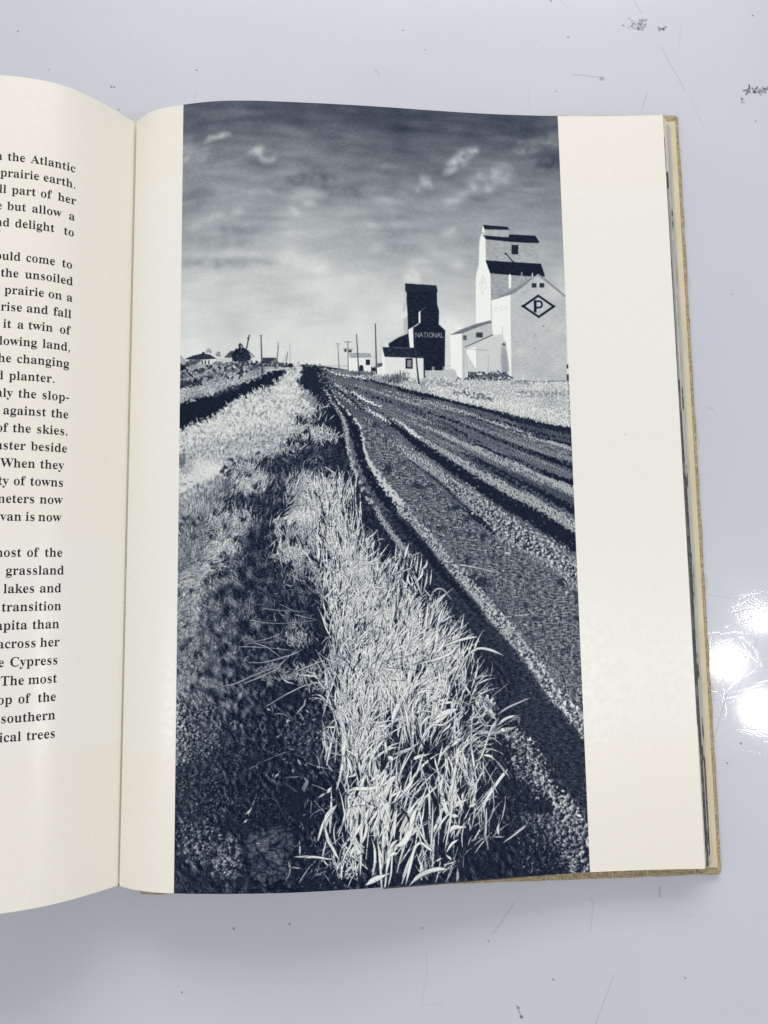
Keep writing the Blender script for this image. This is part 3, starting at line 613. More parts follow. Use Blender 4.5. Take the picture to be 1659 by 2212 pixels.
    fill(T(TA, [(1243, 846), (1262, 832), (1262, 860)]), .10); fill(T(TA, [(1546, 848), (1526, 834), (1526, 862)]), .10)
    fill(T(TA, [(1356, 794), (1379, 795), (1380, 902), (1357, 900)]), .10)
    line(TA, [(1366, 802), (1405, 803), (1421, 812), (1424, 831), (1420, 848), (1404, 857), (1370, 857)], 16, .10)
    outline(TA, [(915, 582), (943, 656), (911, 748), (885, 662)], 5, .74)
    line(TA, [(908, 690), (909, 628), (919, 634), (918, 652), (908, 658)], 4, .70)
    line(TA, [(1082, 1018), (1084, 1080)], 4, .6); fill(T(TA, [(1395, 1375), (1432, 1375), (1432, 1490), (1362, 1490), (1362, 1380)]), .67)
    bush(TA, 1440, 1020, 5, 4, .3, 4); bush(TA, 1370, 1102, 3, 3, .3, 4); bush(TA, 1368, 1210, 4, 3, .4, 4); bush(TA, 910, 1326, 4, 4, .2, 4)
    # lean-to
    fill(T(TA, [(630, 1096), (735, 1082), (742, 1472), (715, 1470), (690, 1440), (680, 1400), (640, 1380)]), .93, 1, n4, .01)
    fill(T(TA, [(733, 1084), (860, 1040), (988, 985), (1000, 1092), (880, 1140), (762, 1200), (766, 1472), (738, 1472)]), .70, 1, n4, .015)
    fill(T(TA, [(628, 1097), (720, 1050), (860, 998), (984, 968), (992, 990), (870, 1030), (738, 1082)]), .44, 1, n4, .025)
    fill(T(TA, [(744, 1098), (776, 1098), (776, 1140), (744, 1140)]), .35); fill(T(TA, [(856, 1073), (915, 1073), (915, 1118), (856, 1118)]), .3); fill(T(TA, [(866, 1083), (906, 1083), (906, 1110), (866, 1110)]), .2)
    fill(T(TA, [(764, 1204), (900, 1150), (1086, 1082), (1095, 1160), (1125, 1250), (1146, 1424), (788, 1424), (770, 1400)]), .76, 1, n4, .012)
    Mx = region(T(TA, [(1080, 1130), (1120, 1200), (1150, 1430), (1080, 1430), (1070, 1300)]), 9); mix(Mx * .55, .42)
    line(TA, [(760, 1200), (870, 1150), (1000, 1092)], [6, 8, 9], .25); bush(TA, 1100, 1175, 14, 14, .3, 12)
    fill(T(TA, [(772, 1216), (856, 1196), (860, 1392), (840, 1370), (774, 1262)]), .93); line(TA, [(770, 1212), (860, 1220), (962, 1228)], 5, .55)
    line(TA, [(768, 1212), (778, 1420)], 4, .6); line(TA, [(776, 1264), (852, 1394)], 4, .62); line(TA, [(960, 1270), (960, 1410)], 4, .55); line(TA, [(858, 1220), (860, 1415)], 3, .66)
    fill(T(TA, [(786, 1412), (862, 1416), (870, 1470), (790, 1468)]), .3); line(TA, [(800, 1418), (802, 1466)], 6, .7); line(TA, [(834, 1418), (836, 1466)], 5, .6)
    # right-hand field
    fieldR = T(TD, [(-200, 170), (120, 200), (250, 196), (620, 205), (1000, 215), (1490, 220), (1510, 640), (1400, 620), (1150, 545), (800, 462), (560, 408), (280, 330), (0, 262), (-150, 215)])
    mix(region(fieldR, 2, n4, .25), np.clip(.70 + .07 * n4 + .07 * fine + .03 * soft, .25, .93))
    mix(region(T(TD, [(610, 190), (720, 150), (850, 140), (960, 150), (1000, 200), (780, 205)]), 3, n7, .5) * .8, .22 + .08 * n4)
    mix(region(T(TD, [(480, 318), (640, 318), (760, 340), (840, 370), (820, 395), (700, 360), (560, 338)]), 4, n7, .5) * .8, .30 + .06 * n4)
    mix(region(T(TD, [(930, 235), (1050, 225), (1200, 235), (1050, 245)]), 3, n7, .5) * .6, .35)
    mix(region(T(TD, [(1040, 310), (1200, 325), (1480, 305), (1490, 325), (1200, 345), (1060, 330)]), 3, n7, .6) * .5, .42)
    mix(region(T(TD, [(250, 215), (500, 235), (700, 290), (500, 290), (300, 250)]), 5, n7, .5) * .4, .42)
    line(TA, [(1170, 1490), (1400, 1495), (1640, 1492)], [3, 5, 5], .16); fill(T(TA, [(1638, 1350), (1660, 1350), (1660, 1385), (1638, 1385)]), .25); fill(T(TA, [(1640, 1435), (1660, 1435), (1660, 1490), (1640, 1490)]), .2)
    grass(fieldR, 1700, (3, 8), (1, 1.6), (.05, .4), (.80, .10), .4, .1)
    grass(T(TD, [(280, 260), (560, 320), (760, 360), (900, 420), (1490, 520), (1500, 630), (1150, 545), (800, 462), (560, 405), (270, 325)]), 900, (5, 13), (1.1, 2), (.05, .35), (.88, .08), .4, .2)
    grass(T(TC, [(700, 540), (860, 520), (1080, 560), (1260, 600), (1300, 690), (1100, 640), (900, 600)]), 320, (3, 8), (1, 1.6), (.05, .4), (.72, .14), .4, .3)
    grass(T(TC, [(900, 545), (1060, 525), (1120, 560), (1000, 600), (900, 585)]), 120, (5, 12), (1, 1.6), (.0, .5), (.33, .1), .5)
    mix(region(T(TD, [(480, 318), (640, 318), (760, 340), (840, 370), (820, 395), (700, 360), (560, 338)]), 4, n7, .6) * .7, .34 + .08 * n4)
    mix(region(T(TD, [(1040, 315), (1200, 330), (1480, 308), (1490, 330), (1200, 350), (1060, 335)]), 4, n7, .7) * .5, .46)
    mix(region(T(TD, [(230, 215), (420, 225), (560, 260), (420, 270), (280, 245)]), 5, n7, .6) * .45, .42)
    line(TA, [(316, 960), (332, 1210), (346, 1380), (363, 1516)], [5, 9, 12, 15], .2)

    # ---- muddy road
    road = T(TB, [(1090, 432), (1200, 430), (1240, 450)]) + T(TC, [(450, 492), (560, 540), (700, 560), (830, 590), (1000, 632), (1300, 712), (1650, 792)]) + \
        T(TD, [(800, 470), (1150, 560), (1500, 645), (1560, 1650)]) + [(1290, 1960), (1080, 1640), (960, 1330), (860, 1180), (770, 1040), (745, 960), (730, 900), (700, 850), (655, 800)]
    mix(region(road, 3, n7, .25), np.clip(.36 + .13 * fine + .04 * n2 + .03 * soft, .08, .8))
    mix(region(T(TB, [(1085, 440), (1230, 450), (1300, 560), (1330, 640), (1240, 680), (1150, 640), (1050, 590), (1075, 520)]), 5, n7, .3), .145 + .05 * fine)
    mid = T(TC, [(700, 890), (820, 900), (950, 1040), (1080, 1180), (1250, 1380), (1420, 1560), (1560, 1660)]) + T(GC, [(600, 60), (800, 260), (1000, 420), (1200, 540), (1480, 700), (1540, 1659)]) + \
        T(GF, [(1540, 340), (1420, 120)]) + T(GC, [(1080, 1200), (860, 880), (560, 620), (300, 330), (60, 60)]) + T(TC, [(1050, 1600), (860, 1330), (760, 1150), (720, 980)])
    Mm = region(mid, 8, n12, .2)
    mix(Mm, np.clip(.40 + .13 * fine + .09 * C + .07 * streak + .03 * n2, .07, .9))
    mix(Mm * np.clip(streak2 * .4 + n22 * .35 - .35, 0, .8), .15 + .04 * fine)
    mix(region(T(GC, [(450, 600), (740, 620), (700, 720), (560, 720)]), 8, n12, .3) * .8, .15 + .05 * fine)
    def dark(o, pts, w, t=.105, f=1.6): mix(ribbon(T(o, pts), [k / 4 * .86 for k in w], f, n7, .28), np.clip(t + .022 * fine + .012 * n2, .05, .3))
    def lit(o, pts, w, t=.70, amp=.17, src=None):
        C_ = fine if src is None else src
        mix(ribbon(T(o, pts), [k / 4 * 1.12 for k in w], 2, n4 if max(w) < 50 else n7, .38), np.clip(t * 1.10 + 1.15 * amp * C_ + .03 * n2, .09, .95))
    # the many lesser ruts between them
    def blend(A, B, f): return [tuple(np.array(a) * (1 - f) + np.array(b) * f) for a, b in zip(A, B)]
    edgeA = [(190, 360), (420, 420), (640, 490), (860, 570), (1080, 660), (1300, 720), (1510, 790)]
    edgeB = [(60, 590), (260, 730), (480, 850), (700, 990), (940, 1110), (1220, 1290), (1530, 1490)]
    for k in range(34):
        f = (k + .5) / 34 + rs.normal(0, .012); P = blend(edgeA, edgeB, f); a = rs.randint(0, 3); b = rs.randint(5, 8); P = [(x, y + rs.normal(0, 5)) for x, y in P[a:b]]
        w = rs.uniform(6, 16) * (.5 + f) * np.linspace(.5, 1.5, len(P)); M = ribbon(T(TD, P), list(w / 4), 2, n7, .5)
        if k % 2: mix(M * .75, np.clip(.62 + .20 * fine, .1, .92))
        else: mix(M * .7, np.clip(.15 + .04 * fine, .05, .4))
    far_a = [(380, 480), (560, 545), (760, 600), (1000, 670), (1300, 760), (1640, 850)]; far_b = [(350, 560), (470, 650), (640, 760), (860, 880), (1050, 970), (1250, 1090)]
    for k in range(22):
        f = (k + .5) / 22 + rs.normal(0, .015); P = blend(far_a, far_b, f); a = rs.randint(0, 3); P = [(x, y + rs.normal(0, 3)) for x, y in P[a:]]
        M = ribbon(T(TC, P), list(rs.uniform(3.5, 9) * np.linspace(.5, 1.4, len(P)) / 4), 1.5, n4, .5)
        if k % 2: mix(M * .7, np.clip(.62 + .15 * fine, .1, .92))
        else: mix(M * .75, np.clip(.15 + .04 * fine, .05, .4))
    # fine far ruts
    lit(TC, [(370, 462), (450, 488), (560, 526), (740, 536)], [5, 7, 6, 8], .74, .06)
    dark(TC, [(560, 546), (640, 545), (720, 541)], [6, 8, 4])
    lit(TC, [(330, 505), (370, 560), (450, 595), (560, 645), (640, 690)], [3, 6, 7, 8, 6], .62, .12)
    lit(TC, [(440, 530), (560, 575), (640, 620), (760, 690)], [3, 5, 5, 4], .5, .12)
    dark(TC, [(400, 560), (500, 640), (600, 720), (680, 790), (740, 810)], [6, 12, 20, 26, 14])
    lit(TC, [(470, 660), (540, 700), (610, 750), (672, 800)], [3, 7, 9, 7], .58, .14)
    lit(TC, [(625, 655), (690, 705), (780, 750), (880, 795)], [6, 16, 14, 7], .83, .07)
    dark(TC, [(600, 640), (660, 720), (720, 770)], [8, 12, 8])
    lit(TC, [(675, 730), (700, 765), (715, 775)], [10, 20, 6], .72, .1)
    lit(TC, [(735, 795), (810, 845), (880, 885), (965, 942)], [8, 16, 16, 6], .74, .1)
    lit(TC, [(500, 560), (700, 620), (900, 690), (1100, 745), (1350, 820)], [3, 5, 7, 9, 12], .60, .12)
    dark(TC, [(620, 610), (800, 700), (960, 760), (1080, 780)], [5, 8, 9, 6])
    dark(TC, [(700, 640), (900, 730), (1100, 800), (1350, 870)], [4, 8, 9, 10], .12)
    lit(TC, [(820, 740), (860, 765), (890, 780)], [5, 8, 5], .68, .1)
    lit(TC, [(800, 710), (1000, 800), (1150, 860), (1250, 900)], [4, 10, 14, 10], .42, .14)
    lit(TC, [(900, 800), (1050, 880), (1200, 950), (1340, 1010)], [5, 10, 13, 14], .52, .15)
    dark(TC, [(860, 820), (980, 890), (1100, 950), (1250, 1010)], [6, 10, 14, 12], .12)
    # right-hand bundle of ruts
    dark(TD, [(0, 286), (200, 336), (400, 378), (600, 428), (800, 478), (1000, 545), (1200, 592), (1400, 632), (1510, 650)], [20, 22, 24, 26, 34, 44, 50, 60, 64], .14)
    lit(TD, [(190, 372), (400, 428), (600, 488), (760, 545), (900, 598), (1100, 672), (1300, 738), (1505, 800)], [5, 9, 14, 16, 22, 26, 28, 30], .60, .17)
    dark(TD, [(400, 440), (600, 512), (800, 585), (1000, 645), (1200, 700), (1400, 742), (1510, 772)], [5, 9, 12, 14, 20, 20, 22])
    dark(TD, [(700, 520), (900, 568), (1100, 632), (1300, 684), (1510, 722)], [8, 16, 18, 16, 14], .13)
    lit(TD, [(0, 360), (130, 402), (330, 468), (480, 528), (650, 596), (850, 672), (1050, 752), (1200, 815), (1400, 880), (1515, 915)], [9, 14, 18, 18, 24, 30, 42, 54, 66, 70], .46, .17)
    dark(TD, [(340, 515), (500, 570), (650, 630), (800, 690), (950, 752), (1100, 812), (1250, 866), (1400, 915), (1520, 960)], [10, 22, 28, 32, 40, 46, 54, 60, 66], .10)
    lit(TD, [(420, 560), (600, 650), (760, 730), (900, 790), (1100, 870), (1300, 950), (1520, 1040)], [8, 14, 24, 40, 60, 70, 74], .36, .16)
    dark(TD, [(400, 575), (520, 640), (650, 712), (800, 780)], [14, 24, 26, 10], .11)
    lit(TD, [(250, 610), (350, 645), (500, 722), (700, 805), (900, 890), (1100, 975), (1300, 1070), (1530, 1180)], [14, 30, 36, 46, 74, 84, 84, 80], .58, .15)
    dark(TD, [(520, 720), (700, 770), (860, 840), (1050, 905), (1200, 980), (1350, 1040), (1525, 1095)], [10, 16, 24, 34, 44, 48, 46], .11)
    lit(TD, [(700, 890), (900, 985), (1100, 1080), (1300, 1180), (1530, 1280)], [20, 50, 70, 84, 90], .27, .11)
    dark(TD, [(560, 830), (700, 905), (800, 960), (1000, 1075), (1200, 1170), (1400, 1275), (1535, 1340)], [16, 50, 62, 70, 80, 90, 90], .115)
    for k in range(26):
        f = (k + .5) / 26 + rs.normal(0, .012); P = blend(edgeA, edgeB, f); a = rs.randint(0, 3); b = rs.randint(5, 8); P = [(x, y + rs.normal(0, 5)) for x, y in P[a:b]]
        w = rs.uniform(4, 10) * (.5 + f) * np.linspace(.5, 1.5, len(P)); M = ribbon(T(TD, P), list(w / 4), 2, n7, .5)
        if k % 2: mix(M * .5, np.clip(.62 + .20 * fine, .1, .92))
        else: mix(M * .5, np.clip(.15 + .04 * fine, .05, .4))
    far_a = [(380, 480), (560, 545), (760, 600), (1000, 670), (1300, 760), (1640, 850)]; far_b = [(350, 560), (470, 650), (640, 760), (860, 880), (1050, 970), (1250, 1090)]
    for k in range(26):
        f = (k + .5) / 26 + rs.normal(0, .015); P = blend(far_a, far_b, f); a = rs.randint(0, 3); P = [(x, y + rs.normal(0, 3)) for x, y in P[a:]]
        M = ribbon(T(TC, P), list(rs.uniform(3, 7) * np.linspace(.5, 1.4, len(P)) / 4), 1.5, n4, .5)
        if k % 2: mix(M * .5, np.clip(.62 + .15 * fine, .1, .92))
        else: mix(M * .5, np.clip(.15 + .04 * fine, .05, .4))
    # great furrow with its lit right wall and cloddy left bank
    lit(TD, [(0, 555), (100, 632), (200, 706), (330, 785), (450, 855), (600, 950), (720, 1030), (870, 1105), (1000, 1185), (1150, 1262), (1300, 1360), (1420, 1432), (1545, 1525)],
        [10, 20, 30, 38, 44, 60, 66, 72, 84, 100, 116, 124, 130], .55, .20, .5 * C + .7 * fine)
    dark(TD, [(-120, 560), (40, 640), (200, 775), (400, 912), (600, 1045), (760, 1150), (950, 1270), (1150, 1372), (1350, 1500), (1545, 1620)], [40, 60, 90, 100, 104, 116, 140, 150, 170, 180], .115, 2.5)
    lit(TD, [(0, 760), (150, 878), (300, 980), (420, 1078), (520, 1140), (610, 1210), (730, 1310), (850, 1400), (960, 1490), (1100, 1580), (1260, 1660)], [20, 60, 80, 90, 80, 130, 140, 150, 160, 170, 180], .52, .24, .8 * C + .4 * fine)
    lit(GC, [(600, 60), (800, 200), (950, 280), (1100, 350), (1250, 420), (1400, 540), (1475, 640)], [100, 130, 150, 170, 180, 170, 160], .50, .24, .9 * C + .3 * fine)
    dark(TD, [(100, 900), (260, 1010), (400, 1120), (540, 1260), (700, 1390)], [8, 20, 28, 20, 4], .19)
    dark(GC, [(500, 20), (620, 120), (760, 240)], [40, 60, 30], .13)
    for pts, w, t in (([(625, 655), (690, 705), (780, 750), (880, 795)], [6, 15, 13, 6], .92), ([(735, 795), (810, 845), (880, 885), (965, 942)], [8, 15, 15, 6], .84), ([(450, 590), (520, 622), (600, 672)], [4, 8, 5], .80),
                      ([(470, 660), (540, 700), (610, 750), (672, 800)], [3, 8, 9, 6], .74), ([(440, 484), (520, 510), (590, 530), (740, 536)], [6, 8, 7, 9], .86), ([(640, 600), (820, 655), (1000, 712), (1250, 790)], [3, 6, 8, 6], .72),
                      ([(880, 640), (1080, 700), (1300, 765), (1640, 858)], [3, 5, 7, 9], .70), ([(1080, 960), (1140, 1010), (1210, 1060)], [12, 24, 16], .88), ([(980, 890), (1060, 940), (1110, 975)], [6, 14, 8], .78), ([(1010, 820), (1180, 885), (1330, 930)], [4, 8, 5], .62)):
        lit(TC, pts, w, t / 1.1, .10)
    for pts, w in (([(560, 620), (640, 690), (720, 770)], [6, 10, 8]), ([(680, 640), (860, 710), (1060, 780)], [4, 7, 6]), ([(1120, 790), (1300, 850), (1560, 930)], [5, 9, 12])):
        dark(TC, pts, w, .10)
    # double wheel track winding to the foreground
    dark(TC, [(410, 690), (450, 790), (500, 900), (525, 1020), (540, 1150), (570, 1300), (640, 1450), (740, 1600)], [26, 40, 50, 70, 80, 80, 90, 90], .12, 3)
    dark(TC, [(440, 660), (480, 730), (540, 810), (610, 890), (650, 980), (680, 1080), (710, 1200), (760, 1320), (830, 1450), (930, 1580), (1010, 1680)], [20, 40, 60, 80, 100, 110, 110, 120, 130, 140, 150], .115, 3)
    lit(TC, [(375, 635), (430, 690), (442, 740), (500, 810), (548, 890), (572, 980), (584, 1080), (602, 1200), (628, 1290), (672, 1400), (722, 1510), (790, 1620)], [8, 10, 10, 13, 18, 20, 22, 26, 28, 30, 34, 40], .60, .18)
    lit(TC, [(472, 685), (500, 740), (565, 810), (640, 890), (695, 970), (722, 1080), (742, 1195), (790, 1300), (860, 1400), (935, 1500), (1050, 1640)], [7, 9, 10, 12, 14, 18, 22, 34, 44, 56, 62], .68, .18)
    lit(GB, [(600, 20), (690, 115), (800, 235), (905, 360), (1000, 485), (1100, 590), (1200, 690), (1300, 805), (1400, 935), (1500, 1060), (1600, 1165)], [62, 70, 76, 80, 76, 80, 84, 88, 100, 110, 110], .60, .23, .5 * C + .6 * fine)
    lit(GC, [(900, 1110), (1000, 1230), (1080, 1350), (1170, 1460), (1250, 1590), (1330, 1700)], [100, 90, 100, 110, 100, 110], .58, .24, .8 * C + .3 * fine)
    lit(GF, [(1270, 0), (1400, 120), (1490, 220), (1540, 350)], [100, 110, 110, 60], .58, .24, .8 * C + .3 * fine)
    furrow = T(GB, [(430, 20), (560, 60), (680, 150), (790, 270), (880, 380), (960, 490), (1060, 610), (1180, 750), (1290, 880), (1370, 1010), (1480, 1120), (1580, 1230), (1700, 1400)]) + \
        T(GF, [(1240, 40), (1420, 220), (1545, 390), (1570, 1010), (1450, 880), (1300, 680), (1160, 460), (1000, 330), (800, 60)]) + T(GB, [(1440, 1300), (1250, 1130), (1100, 980), (960, 800), (850, 640), (720, 440), (620, 330), (520, 180)])
    mix(region(furrow, 6, n7, .22), np.clip(.19 + .06 * fine + .03 * n2 + .03 * streak + .02 * n12, .06, .5))
    mix(ribbon(T(GB, [(560, 100), (700, 260), (860, 440), (960, 580), (1100, 720), (1210, 850), (1300, 960)]), [8, 12, 16, 14, 12, 10, 6], 4, n7, .3) * .8, .09)
    mix(region(T(GB, [(640, 380), (800, 570), (960, 790), (1100, 970), (1250, 1120), (1440, 1290), (1600, 1450), (1560, 1659), (1100, 1659), (860, 1200), (760, 900), (640, 600)]), 9, n12, .3), np.clip(.15 + .09 * C + .03 * n4, .05, .75))
    lit(GB, [(390, 10), (440, 110), (520, 225), (610, 345), (690, 440)], [30, 36, 40, 44, 30], .52, .22)
    lit(GB, [(860, 800), (980, 930), (1080, 1060)], [50, 60, 60], .40, .26, C)
    mix(region(T(GF, [(560, 20), (720, -40), (860, 60), (1000, 240), (1180, 480), (1330, 720), (1460, 900), (1570, 1050), (1600, 1540), (1000, 1560), (820, 900), (700, 420)]), 14, n12, .3), np.clip(.15 + .085 * C + .03 * n4, .06, .7))
    lit(GF, [(620, 40), (700, 80), (740, 160)], [110, 120, 60], .48, .26, C)
    lit(GF, [(860, 330), (1010, 400), (1090, 560), (1180, 740), (1280, 860)], [60, 110, 130, 130, 60], .46, .27, C)
    lit(GF, [(1300, 880), (1370, 980), (1440, 1130), (1540, 1240)], [90, 160, 190, 150], .56, .28, C)
    lit(GF, [(950, 640), (1090, 720)], [90, 90], .32, .22, C); lit(GF, [(1000, 1060), (1180, 1080)], [80, 80], .30, .22, C)
    lit(GF, [(1180, 1080), (1300, 1180), (1450, 1400), (1570, 1500)], [110, 150, 170, 170], .34, .26, C)
    for pts, w, t in (([(1105, 515), (1250, 535), (1440, 580)], [8, 7, 5], .8),):
        if t > .14: blade(GB, pts, w, t)
    line(GC, [(830, 968), (1060, 938)], [7, 6], .78); line(GC, [(855, 410), (895, 412)], [14, 8], .85)

    # ---- left slope: dark earth with tufts and straws
    dpatch = T(TB, [(480, 1290), (700, 1240), (900, 1170), (1000, 1110), (1100, 1090), (1330, 1100), (1400, 1180), (1480, 1300), (1560, 1450), (1659, 1600), (1659, 1700), (520, 1700), (430, 1600), (400, 1480), (430, 1350)])
    mix(region(T(TB, [(-10, 1540), (180, 1500), (400, 1420), (430, 1600), (330, 1720), (-10, 1800)]), 14, n12, .35), np.clip(.50 + .08 * fine + .07 * n7, .1, .85))
    grass(T(TB, [(0, 1560), (200, 1500), (420, 1400), (430, 1640), (200, 1720), (0, 1760)]), 420, (6, 18), (1, 1.8), (.2, .45), (.70, .12), .5, .2, clump=.3)
    mix(region(dpatch, 12, n12, .4), np.clip(.155 + .07 * fine + .03 * streak + .05 * np.clip(n12, 0, 2), .05, .6))
    sm = region(T(GA, [(30, 0), (1400, 0), (1400, 1659), (30, 1659)]), 4)
    lb = np.clip(1.15 - (xx / CW) * 5.2 + .35 * n22, 0, 1) * np.clip((yy - plate([(400, 1090)])[0, 1]) / 60, 0, 1) * np.clip((plate([(400, 1720)])[0, 1] - yy) / 260, .15, 1)
    mix(lb * .85, np.clip(.50 + .16 * C + .05 * n4, .1, .9))
    def tuft(o, pts, n, ln, wd, ang, t, sh=.5, bend=.5): grass(T(o, pts), int(n * .8), ln, wd, ang, (min(t * 1.12 + .03, .92), .10), bend, sh, clump=.35, spread=.5)
    # stray stems all over the slope
    grass(T(TB, [(420, 1330), (800, 1220), (1100, 1100), (1330, 1120), (1300, 1660), (200, 1660), (380, 1480)]), 520, (6, 18), (1, 1.7), (.15, .5), (.44, .13), .6, .2, clump=.2)
    grass(T(GA, [(60, 100), (1300, 60), (1330, 900), (1000, 1300), (60, 1500)]), 700, (6, 18), (1, 1.7), (.3, .7), (.42, .14), .7, .2, clump=.2)
    # tufts of the middle distance
    tuft(TB, [(1010, 870), (1200, 800), (1260, 900), (1130, 940), (960, 940)], 90, (8, 20), (1, 2), (.1, .5), .72)
    tuft(TB, [(940, 980), (1100, 960), (1240, 1010), (1130, 1100), (980, 1090), (900, 1080)], 170, (7, 18), (1, 2), (.1, .6), .72)
    tuft(TB, [(1130, 1030), (1330, 1010), (1370, 1080), (1250, 1110), (1120, 1090)], 170, (7, 18), (1, 2), (.1, .5), .74)
    tuft(TB, [(880, 1160), (1050, 1120), (1060, 1200), (760, 1240), (740, 1200)], 90, (6, 14), (1, 2), (.3, .6), .68)
    tuft(TB, [(1080, 700), (1200, 720), (1190, 800), (1060, 800)], 60, (5, 12), (1, 1.6), (.1, .5), .5)
    tuft(TB, [(500, 1330), (640, 1280), (700, 1340), (600, 1500), (500, 1540), (470, 1450)], 330, (8, 22), (1, 1.8), (.15, .45), .62, .3)
    tuft(TB, [(540, 1420), (750, 1400), (780, 1500), (620, 1560), (500, 1550)], 380, (7, 17), (1, 1.8), (.2, .5), .60, .2)
    tuft(TB, [(240, 1470), (420, 1420), (440, 1640), (220, 1659)], 90, (8, 24), (1, 2), (.05, .35), .45)
    tuft(TB, [(960, 1440), (1120, 1390), (1180, 1480), (1100, 1659), (960, 1659)], 420, (8, 22), (1, 2), (.2, .45), .60, .3)
    tuft(TB, [(1180, 1480), (1330, 1470), (1420, 1560), (1400, 1690), (1150, 1690)], 420, (10, 30), (1.1, 2.3), (.15, .4), .80, .5)
    tuft(GA, [(300, 120), (520, 70), (700, 90), (620, 200), (440, 300), (300, 330)], 420, (8, 24), (1, 2), (.2, .5), .62, .3)
    tuft(GA, [(250, 330), (480, 300), (540, 400), (420, 480), (260, 470)], 380, (6, 20), (1, 2), (.4, .6), .66, .3)
    tuft(GA, [(50, 560), (260, 500), (400, 490), (300, 600), (140, 680), (50, 740)], 420, (6, 18), (1, 1.8), (.9, .45), .62, .2)
    tuft(GA, [(50, 300), (160, 240), (260, 420), (160, 560), (50, 590)], 180, (8, 26), (1, 2), (.1, .5), .55)
    tuft(GA, [(50, 700), (230, 640), (260, 900), (150, 1100), (50, 1160)], 420, (5, 15), (1, 2), (.4, .7), .62, .3)
    tuft(GA, [(50, 1150), (200, 1050), (190, 1280), (60, 1500)], 180, (5, 13), (1, 1.8), (.6, .7), .48, .3)
    tuft(GA, [(50, 1540), (110, 1420), (190, 1480), (170, 1620), (60, 1659)], 120, (4, 10), (1, 2), (.6, .7), .5, .2)
    tuft(GA, [(900, 260), (980, 110), (1160, 90), (1320, 120), (1330, 330), (1150, 420), (960, 370)], 620, (9, 28), (1, 2.1), (.1, .4), .62, .4)
    tuft(GA, [(960, 110), (1060, 70), (1200, 60), (1190, 160), (1000, 190)], 300, (8, 20), (1, 2), (.2, .45), .74, .3)
    tuft(GA, [(880, 440), (980, 400), (1200, 420), (1230, 500), (1040, 500), (900, 480)], 300, (6, 20), (1, 2.1), (.0, .6), .72, .5)
    tuft(GA, [(1020, 620), (1080, 540), (1200, 520), (1330, 540), (1290, 640), (1100, 670)], 220, (7, 22), (1, 2.2), (.0, .6), .62, .6)
    tuft(GA, [(1000, 720), (1250, 680), (1300, 850), (1050, 830)], 130, (5, 15), (1, 2), (-.2, .8), .42, .4)
    tuft(GA, [(950, 1060), (1080, 1020), (1160, 1130), (1250, 1200), (1040, 1230)], 170, (5, 16), (1, 2), (.3, .9), .58, .5)
    tuft(GA, [(680, 1420), (880, 1380), (980, 1420), (920, 1520), (740, 1500)], 170, (4, 13), (1, 2), (.2, 1.), .52, .4)
    tuft(GA, [(1000, 1450), (1300, 1380), (1400, 1450), (1330, 1600), (1050, 1560)], 240, (5, 20), (1, 2.2), (.3, .9), .60, .5)
    tuft(GA, [(560, 900), (720, 870), (760, 980), (600, 1000)], 60, (4, 10), (1, 2), (.3, .9), .45, .3)
    tuft(GA, [(300, 500), (1000, 480), (1000, 860), (320, 860)], 160, (4, 12), (.9, 1.5), (.3, 1.2), .30)
    tuft(GA, [(200, 860), (900, 860), (900, 1400), (200, 1400)], 200, (4, 12), (.9, 1.5), (.5, 1.2), .30)
